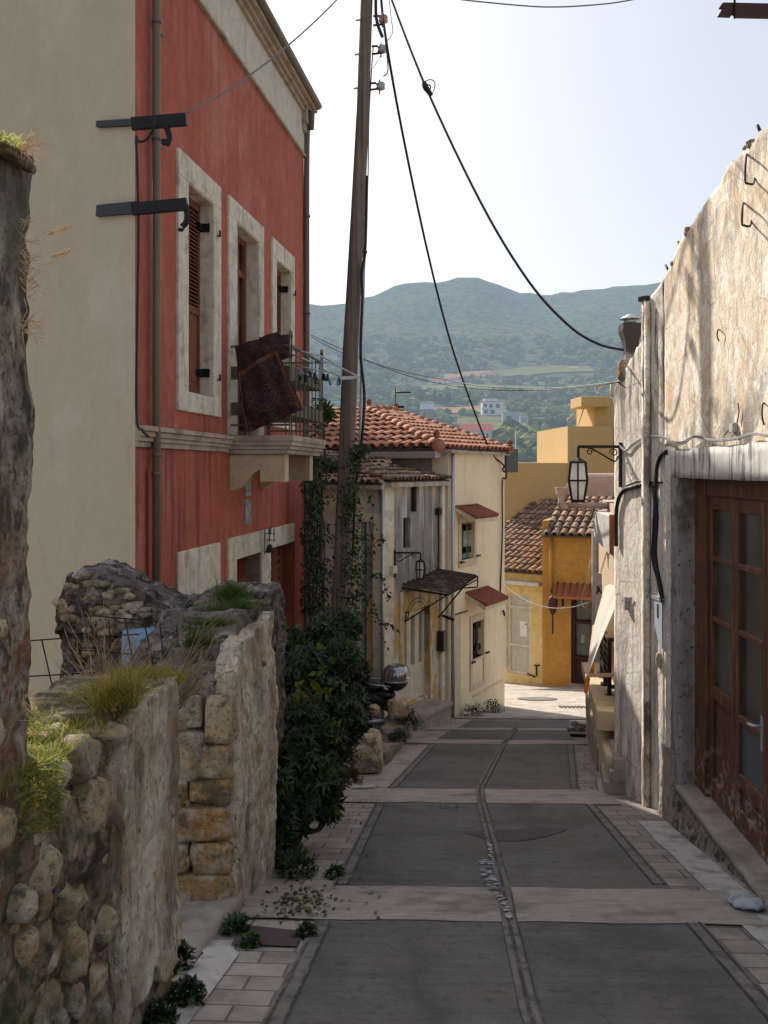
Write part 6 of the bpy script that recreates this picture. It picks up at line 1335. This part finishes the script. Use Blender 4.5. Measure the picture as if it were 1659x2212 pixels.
# ---- door set
DF = Fr((2.10+.055*3.0,3.0), (2.10+.055*7.6,7.6)); dz0 = -2.47
mb = MB(); j0 = DF.s(1659)-.8; j1 = DF.s(1519)
def ds(x): return DF.s(x)
mb.box(DF, ds(1541), j1+.02, dz0, ZL, -.06, .06); mb.box(DF, j0, ds(1541), ZL-.14, ZL, -.06, .05); mb.build('door_frame', m_door, rb, bevel=.006)
lw_ = ds(1541)-ds(1596)
def leafd(a1, wd, kind):
    a0 = a1-wd; st = .07; m = MB(); top = ZL-.14
    m.box(DF, a0, a0+st, dz0+.02, top, -.03, .03); m.box(DF, a1-st, a1, dz0+.02, top, -.03, .03)
    rails = [(dz0+.02,.14),(-1.70 if kind == 0 else -2.16,.09),(-1.13,.04),(-.68,.04),(top-.10,.10)]
    if kind: rails.insert(2, (-1.72,.05))
    for z, h in rails: m.box(DF, a0+st, a1-st, z, z+h, -.03, .028)
    pz = -1.70 if kind == 0 else -2.16; m.box(DF, a0+st, a1-st, dz0+.16, pz, -.02, .0); m.box(DF, a0+st+.05, a1-st-.05, dz0+.22, pz-.06, 0, .012)
    d = m.build('door_leaf', m_door, rb, bevel=.005)
    m = MB(); m.box(DF, a0+st, a1-st, (-1.62 if kind == 0 else -1.68), top-.09, -.006, .0); m.build('pane', m_glass, d)
    if kind: m = MB(); m.box(DF, a0+st, a1-st, -2.08, -1.715, -.006, .002); m.build('pane', m_frost, d)
    return d
leafd(ds(1541), lw_, 0); l2 = leafd(ds(1597), lw_*1.03, 1); leafd(ds(1597)-lw_*1.05, lw_, 1)
m = MB(); a = ds(1657); m.tube([DF.p(a, -1.62, .03), DF.p(a, -1.62, .09), DF.p(a+.09, -1.63, .09)], .011, 8); m.box(DF, a-.02, a+.02, -1.78, -1.56, .028, .036); m.build('handle', m_galv, l2)
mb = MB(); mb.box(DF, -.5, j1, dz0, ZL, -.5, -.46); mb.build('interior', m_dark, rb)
# ledge of the doorway
lg = thing('shop_step', (2.1,6.5,-2.8), 'long stone step with rubble front below the brown shop door', 'step')
mb = MB(); rough_block(mb, FA, 1.3, DR1+.04, lambda a: -1.6-.165*(3+a)-.2, -2.52, -.25, lambda a, z: .02+.09*(-2.5-z)/.4, .035, .022, 7, big=.012); mb.build('front', m_ledgef, lg, weld=True)
mb = MB(); rough_block(mb, FA, 1.3, DR1+.02, -2.525, -2.465, -.3, .045, .04, .008, 5, big=.008); mb.build('slab', m_ledge, lg, weld=True)
mb = MB(); rough_block(mb, FA, DR1+.02, LA+.02, -3.25, lambda a: -2.5-.15*(a-DR1), -.2, lambda a, z: .02+.05*max(0,(-2.5-z)), .04, .02, 6); mb.build('wall_foot', m_ledgef, rb, weld=True)
# hooks, rebar ends, small fittings on the sunlit wall
def fx(x, y, d=.02): return FA.px(x, y, d)
def hook(x, y, l, lb=None, nm='hook'):
    m = MB(); q = spline([fx(x+2,y-l,.0), fx(x,y-l*.8,.09), fx(x-1,y-4,.10), fx(x+4,y+1,.09), fx(x+14,y+3,.06), fx(x+18,y-2,.02), fx(x+19,y-10,.0)], 5); m.tube(q, .007, 6); m.build('hook', m_iron, rb)
hook(1611,395,62); hook(1604,486,48)
for x, y, l in ((1649,895,46),(1552,725,24)):
    m = MB(); m.tube(spline([fx(x+3,y-l/2,.0), fx(x-1,y-l/2,.03), fx(x-3,y,.03), fx(x+1,y+l/2,.02)]), .005, 5); m.build('hook', m_iron, rb)
for x, y in ((1641,281),(1604,353),(1470,532),(1443,583)):
    m = MB(); b = fx(x, y, -.03); m.tube([b+Vector((.02,0,-.05)), b, fx(x-5, y-9, -.02)+Vector((0,0,.005))], .010, 6); m.build('rebar_end', m_iron, rb)
random.seed(17)
for i in range(16):
    a = U(2.2, LA-.05); r = U(.02,.04); m = MB(); stone(m, FA.p(a, topA(a)+U(-.01,.012), U(-.1,-.01)), (r, r, r*.6), FA, (.8,.62,.5), amp=.3, sub=ICO2); m.build('loose_stone', m_rub, rb)
m = MB(); stone(m, fx(1490,500,-.04), (.022,.04,.035), FA, (.8,.45,.35), sq=.4, amp=.1); stone(m, fx(1490,512,-.04), (.025,.04,.02), FA, (.8,.45,.35), sq=.4, amp=.1); m.build('loose_stone', m_rub, rb)
m = MB(); m.box(FA, FA.s(1594), FA.s(1586), FA.z(1590,934), FA.z(1590,915), 0, .035); sw = m.build('junction_box', m_curb, rb, bevel=.003)
mb = MB(); mb.tube(spline([fx(1592,914), fx(1596,890), fx(1594,870)]), .004, 5); mb.tube(spline([fx(1588,914), fx(1578,925), fx(1565,940)]), .004, 5); mb.build('thin_cable', m_cable, rb)
# cables looping along the wall
for k, (m_, off, lb) in enumerate(((m_wire, 0, 0), (m_curb, 7, 1), (m_wire, 4, 2))):
    q = [PB(1336,960+off*.3), PB(1352,972+off*.4), PB(1368,958+off*.5), PB(1400,942+off*.3), fx(1436,945+off*.3,.04), fx(1447,952+off,.05), fx(1475,954+off*.7,.05), fx(1500,942+off*.3,.04), fx(1540,950+off*.3,.04), fx(1590,946+off*.3,.04), fx(1625,936+off*.3,.04), fx(1665,940+off*.3,.04), fx(1720,935+off*.3,.04)]
    m = MB(); m.tube(spline(q, 6), .0065, 6); tag(m.build('wall_cable', m_), ('dark grey cable strung across the limewashed wall, upper strand', 'pale cable strung across the limewashed wall, lower strand', 'middle grey strand of the cables across the limewashed wall')[k], 'cable')
m = MB(); m.tube(spline([PB(1331,1180), PB(1332,1100), PB(1345,1062), PB(1372,1052), PB(1398,1046), PB(1412,1062), PB(1418,1120), PB(1415,1200), PB(1421,1240), PB(1430,1290)], 6), .019, 8)
m.tube(spline([PB(1352,1050), PB(1380,1040), PB(1400,1042), PB(1430,1042)], 6), .009, 6); tag(m.build('conduit', m_cable), 'thick black conduit curving round the corner of the limewashed wall', 'cable')
m = MB(); m.tube(spline([fx(1440,975,.03), PB(1428,985,.05), PB(1419,1010,.05), PB(1416,1060,.06), PB(1412,1160,.06), PB(1411,1210,.06), PB(1424,1260,.05), PB(1432,1300,.05)], 6), .016, 8); tag(m.build('conduit', m_cable), 'black cable dropping from the lintel to the meter niche', 'cable')
# meter niche cover
mt = thing('meter_cover', P(1423,1350,7.75), 'pale blue-white broken meter cover under the black cables', 'meter box')
m = MB(); f = Fr((P(1410,0,7.84).x, 7.84), (P(1433,0,7.70).x, 7.70)); m.prism([PB(1413,1298,.05), PB(1430,1300,.05), PB(1430,1402,.05), PB(1424,1392,.05), PB(1414,1352,.05)], Vector((.01,.02,0))); m.build('plate', MAT('pale_blue_paint', (.45,.5,.54), bump=.05, rough=.5), mt)
m = MB(); m.prism([PB(1419,1305,.056), PB(1422,1305,.056), PB(1422,1335,.056), PB(1419,1335,.056)], Vector((.006,.0,0))); m.build('slot', m_text, mt)
m = MB(); m.bar(PB(1405,1286), PB(1435,1297), .03, .03); m.build('shelf', m_curb, mt)
m = MB(); stone(m, PB(1424,1425,.02), (.035,.05,.06), col=(1.5,1.4,1.25), amp=.35); m.build('broken_plaster', m_rub, mt)
# small junction box on the far strip
m = MB(); b = PB(1353,1303,.03); m.bar(b-Vector((0,0,.06)), b+Vector((0,0,.06)), .045, .045); m.tube(spline([PB(1333,1285), PB(1340,1280), PB(1350,1290)]), .005, 5); m.tube(spline([PB(1358,1300), PB(1364,1290), PB(1364,1300)]), .006, 5); tag(m.build('junction_box', m_curb, bevel=.004), 'small pale electric box on the far strip of the limewashed wall', 'electric box')
# chimney
ch = thing('chimney', P(1362,770,8.7), 'blackened brick chimney with a small conical metal cowl behind the right wall', 'chimney')
m = MB(); f = Fr((P(1344,0,9.05).x, 9.05), (P(1380,0,9.05).x, 9.06)); L_ = f.L; cx_ = f.p(L_/2, 0)
def zz(y): return (HY-y)/FP*9.05
m.lathe(Vector((cx_.x,cx_.y,0)), [(.085,zz(860)),(.085,zz(752)),(.10,zz(735)),(.135,zz(716)),(.135,zz(700))], 4, rot=pi/4, smooth=False); m.build('stack', MAT('sooty_render', (.07,.055,.05), [dict(c=(.45,.38,.3), s=6, lo=.48, hi=.6, k=.8, z=(zz(745),zz(775)))], bump=.6), ch)
m = MB(); m.lathe(Vector((cx_.x,cx_.y,0)), [(.062,zz(700)),(.062,zz(689))], 10); m.lathe(Vector((cx_.x,cx_.y,0)), [(.10,zz(690)),(.105,zz(689)),(.03,zz(679)),(.0,zz(677))], 14, smooth=False); m.build('cowl', m_galv, ch)
m = MB(); m.bar(P(1390,648,8.2), P(1408,644,8.1), .12, .04); m.build('cap_slab', m_ironblk, rb)
m = MB(); stone(m, P(1345,800,8.75), (.055,.08,.1), col=(.7,.55,.45), sq=.5); m.build('broken_brick', m_rub, rb)
lantern('street_lantern', 'hexagonal frosted glass lantern on a scrolled bracket at the corner of the limewashed wall', P(1340,965,8.72), Vector((-1,-.03,0)).normalized(), .40, .43, .195, .095, 'hexagonal bracket lanterns')
# rusty sign board, top right
sg = thing('rusty_sign_board', P(1640,20,5.0), 'broken dark red metal board on a thin rod at the top right corner', 'sign')
def s5(x, y): return P(x, y, 5.0)
m = MB(); m.prism([s5(1551,34), s5(1561,17), s5(1554,16), s5(1559,8), s5(1563,5), s5(1659,7), s5(1800,9), s5(1800,40), s5(1589,36), s5(1586,30), s5(1582,30), s5(1579,35)], (0,.02,0)); m.build('board', m_red2, sg)
m = MB(); m.tube([s5(1585.5,42)-Vector((0,.01,0)), s5(1585.5,-80)-Vector((0,.01,0))], .006, 6); m.tube([s5(1585,-80), s5(1800,-75)], .008, 6); m.tube([s5(1790,-90), P(1800,300,5.0)], .03, 8); m.build('rod', m_ironblk, sg)
# white splash / bag on the pavement edge
bg_ = MB(); c = G(1612,1960,.03); 
vs = [c+Vector((v.x*.095, v.y*.12, v.z*.028))+Vector((0,0,-GR*v.y*.12))+v*.02*noise.noise(v*3+Vector((4,4,4))) for v in ICO3[0]]
bg_.add(vs, ICO3[1], smooth=True); tag(bg_.build('plaster_splash', MAT('bluish_plaster', (.38,.42,.47), [dict(c=(.24,.26,.29), s=14, lo=.5, hi=.62, k=.8)], bump=.8, bs=40)), 'flattened bluish white lump of plaster at the right pavement edge', 'plaster lump')

# ================================================================ FARTHER RIGHT: terrace house
th = thing('terrace_house', (3.0,12,-3.9), 'beige house on the right behind the awning with pinkish rolled parapet', 'house')
FT = Fr((.88+.169*8.9,8.9), (.88+.169*14.2,14.2)); zt0 = (HY-1150)/FP*13
mb = MB(); mb.box(FT, 0, FT.L, -4.4, -.62, -2.5, 0); mb.build('wall', m_beige, th)
mb = MB(); mb.box(FT, FT.L-.10, FT.L+.02, -3.9, (HY-1145)/FP*14, 0, .09); mb.build('corner_post', m_whitep, th, bevel=.006)
mb = MB()   # white side of a projecting box with orange edge
mb.prism([P(1282,1104,12.6), P(1330,1120,11.2), P(1330,1212,11.2), P(1320,1202,11.5), P(1283,1160,12.6)], Vector((.35,.1,0))); mb.build('balcony_side', m_whitep, th)
mb = MB(); mb.prism([P(1316,1112,11.15), P(1332,1112,11.15), P(1332,1206,11.15), P(1316,1196,11.15)], Vector((.02,.08,0))); mb.build('balcony_edge', m_orange if False else m_terra, th)
# rolled parapet and gutter
mb = MB(); c0_, c1_ = P(1240,1048,13), P(1345,1048,13); vs = []; n = 14; R = 26/FP*13
prof_ = [(R*cos(pi*k/n)*.9, R*sin(pi*k/n)+R*.0) for k in range(n+1)]+[(-R*.9,-R*.9),(R*.9,-R*.9)]
mb.prism([c0_+Vector((0, y, z)) for y, z in prof_], (c1_-c0_)); mb.build('rolled_parapet', m_pink, th)
mb = MB(); mb.tube(spline([P(1226,1068,12.9), P(1228,1050,12.9), P(1236,1042,12.9), P(1250,1040,12.9)]), .03, 8); mb.build('overflow_pipe', m_pink, th)
mb = MB(); mb.tube([P(1222,1091,12.9), P(1345,1093,12.7)], .045, 10); mb.lathe(P(1212,1092,12.9), [(.03,0),(.05,.03),(.055,.1),(.09,.16),(.11,.25),(.10,.25)], 4, rot=pi/4, smooth=False); mb.tube(spline([P(1212,1085,12.9), P(1214,1092,12.9), P(1226,1092,12.9)]), .05, 8); mb.build('gutter', m_pink, th)
mb = MB(); mb.box(FT, 1.0, FT.L-.2, -.75, -.45, -1.5, -.05); mb.build('roof_edge', m_pink, th)
# terrace
tr = thing('terrace', (2.8,11.5,-3.6), 'raised beige terrace with slab edge beside the right pavement', 'terrace')
FTt = Fr((.60+.172*8.8,8.8), (.60+.172*13.1,13.1)); 
mb = MB(); rough_block(mb, FTt, 0, FTt.L, lambda a: -1.6-.165*(8.8+a)-.2, lambda a: -2.72-.045*a, -.5, 0, .08, .008, 3); mb.build('wall', m_beige, tr, weld=True)
mb = MB(); mb.hexa([FTt.p(.5,-2.62,.06), FTt.p(FTt.L,-2.84,.06), FTt.p(FTt.L,-2.84,-.5), FTt.p(.5,-2.62,-.5), FTt.p(.5,-2.42,.06), FTt.p(FTt.L,-2.72,.06), FTt.p(FTt.L,-2.72,-.5), FTt.p(.5,-2.42,-.5)]); mb.build('slab', m_beige, tr, bevel=.01)
mb = MB(); mb.box(FTt, 1.2, 3.4, -3.45, -3.0, .0, .02); mb.build('niche', m_jamb, tr)
for k in range(5):  # little steps by the corner
    m = MB(); m.box(FTt, -.15, .5, -3.25+k*.11, -3.14+k*.11, -.4, .12-.045*k); m.build('tread', m_sill, tr, bevel=.008)
# steel railing with close bars
rl = thing('terrace_railing', FTt.p(2,-2.6), 'black iron railing of horizontal slats on the terrace edge', 'railing')
m = MB(); 
for a in (1.5, 2.2, 2.9): m.bar(FTt.p(a,-2.50-.03*a,-.13), FTt.p(a,-1.72-.10*a,-.13), .04); m.bar(FTt.p(a,-2.52-.03*a,-.13), FTt.p(a,-2.45-.03*a,-.13), .09)
for k in range(6): z = -2.28+.085*k; m.bar(FTt.p(1.5,z-.03,-.13), FTt.p(2.9,z-.12,-.13), .045, .018)
m.bar(FTt.p(1.5,-1.88,-.13), FTt.p(1.5,-1.88,-.5), .04); m.bar(FTt.p(1.5,-2.40,-.13), FTt.p(1.5,-2.40,-.5), .04); m.build('bars', m_ironblk, rl)
# awning
aw = thing('shop_awning', (2.7,11.5,-2.2), 'bright white canvas awning pulled down over the terrace, orange lining', 'awning')
No, Ni, Fi, Fo = P(1270,1460,9.8), P(1334,1300,9.95), P(1336,1190,12.4), P(1283,1352,12.7)
m = MB(); n = 12; vs = []
for j in range(n+1):
    for i in range(n+1):
        u, v = i/n, j/n; p = No.lerp(Ni, u).lerp(Fo.lerp(Fi, u), v); p.z -= .05*sin(pi*u)*(1-v*.5); p.x += -.03*sin(pi*u); vs.append(p)
m.add(vs, [(j*(n+1)+i, j*(n+1)+i+1, (j+1)*(n+1)+i+1, (j+1)*(n+1)+i) for j in range(n) for i in range(n)], smooth=True); m.build('canvas', m_awn, aw)
m = MB(); m.prism([No, No+Vector((-.01,-.0,-.02)), P(1263,1490,9.76), P(1265,1500,9.76), P(1270,1495,9.8), P(1275,1466,9.85)], (0,.05,0)); m.prism([P(1274,1456,9.9), P(1284,1425,9.95), P(1284,1456,9.95)], (0,.02,0)); m.build('valance', m_orange, aw)
m = MB(); m.bar(P(1272,1459,9.82), P(1330,1458,9.85), .035); m.bar(No, Fo, .03); m.bar(P(1308,1374,10.0), P(1334,1372,10.0), .03); m.build('arm', m_pink, aw)
# sign ART behind the awning
sn = thing('shop_sign', P(1305,1270,13.3), 'pale rounded shop sign reading ART, half hidden by the awning', 'sign')
f = Fr((P(1285,0,13.4).x, 13.4), (P(1330,0,13.0).x, 13.0)); L_ = f.L; z0, z1 = P(0,1330,13.3).z, P(0,1238,13.3).z; d_ = .0
m = MB(); r = .06; q = []
for cx_, cz_, a0_ in ((L_-r, z0+r, -90), (L_-r, z1-r, 0), (r, z1-r, 90), (r, z0+r, 180)):
    for k in range(5): a = radians(a0_+k*22.5); q.append(f.p(cx_+r*cos(a), cz_+r*sin(a), d_))
m.prism(q, -f.n*.04); m.build('panel', m_sign, sn)
def text(s_, fr, a, z, d, size, mat, parent, name='lettering', tilt=0):
    cu = bpy.data.curves.new(name, 'FONT'); cu.body = s_; cu.size = size; cu.extrude = .002; cu.offset = .004
    o = bpy.data.objects.new(name, cu); COL.objects.link(o); n = fr.n; u = fr.u if fr.n.cross(fr.u).z < 0 else -fr.u
    u = fr.u
    if u.cross(Vector((0,0,1))).dot(n) < 0: u = -u
    R = Matrix((u, Vector((0,0,1)), n)).transposed().to_4x4() @ Matrix.Rotation(tilt, 4, 'Z')
    M_ = Matrix.Translation(fr.p(a, z, d)) @ R
    dg = bpy.context.evaluated_depsgraph_get(); dg.update(); me = bpy.data.meshes.new_from_object(o.evaluated_get(dg)); bpy.data.objects.remove(o)
    me.transform(Matrix.Translation(-WL[parent.name]) @ M_); oo = bpy.data.objects.new(name, me); COL.objects.link(oo); me.materials.clear(); me.materials.append(mat); oo.parent = parent; WL[oo.name] = WL[parent.name]; return oo
text('ART', f, .045, z0+.30, .004, .17, m_text, sn, tilt=radians(12))
# rag / dark rubble at the terrace corner
m = MB(); c = G(1262,1582); 
for i in range(14): stone(m, c+Vector((U(-.18,.12), U(-.1,.2), U(.0,.08))), (U(.04,.09), U(.04,.08), U(.02,.06)), col=(.35,.36,.36), amp=.4, sub=ICO2)
tag(m.build('rubble_heap', m_rub), 'small dark heap of rubble at the end of the terrace wall', 'rubble')
m = MB(); a = G(1232,1590,.03); m.bar(a, G(1300,1592,.03), .12, .04); tag(m.build('kerb_stone', m_ironblk), 'dark flat kerb piece lying across the pavement before the terrace', 'kerb stone')
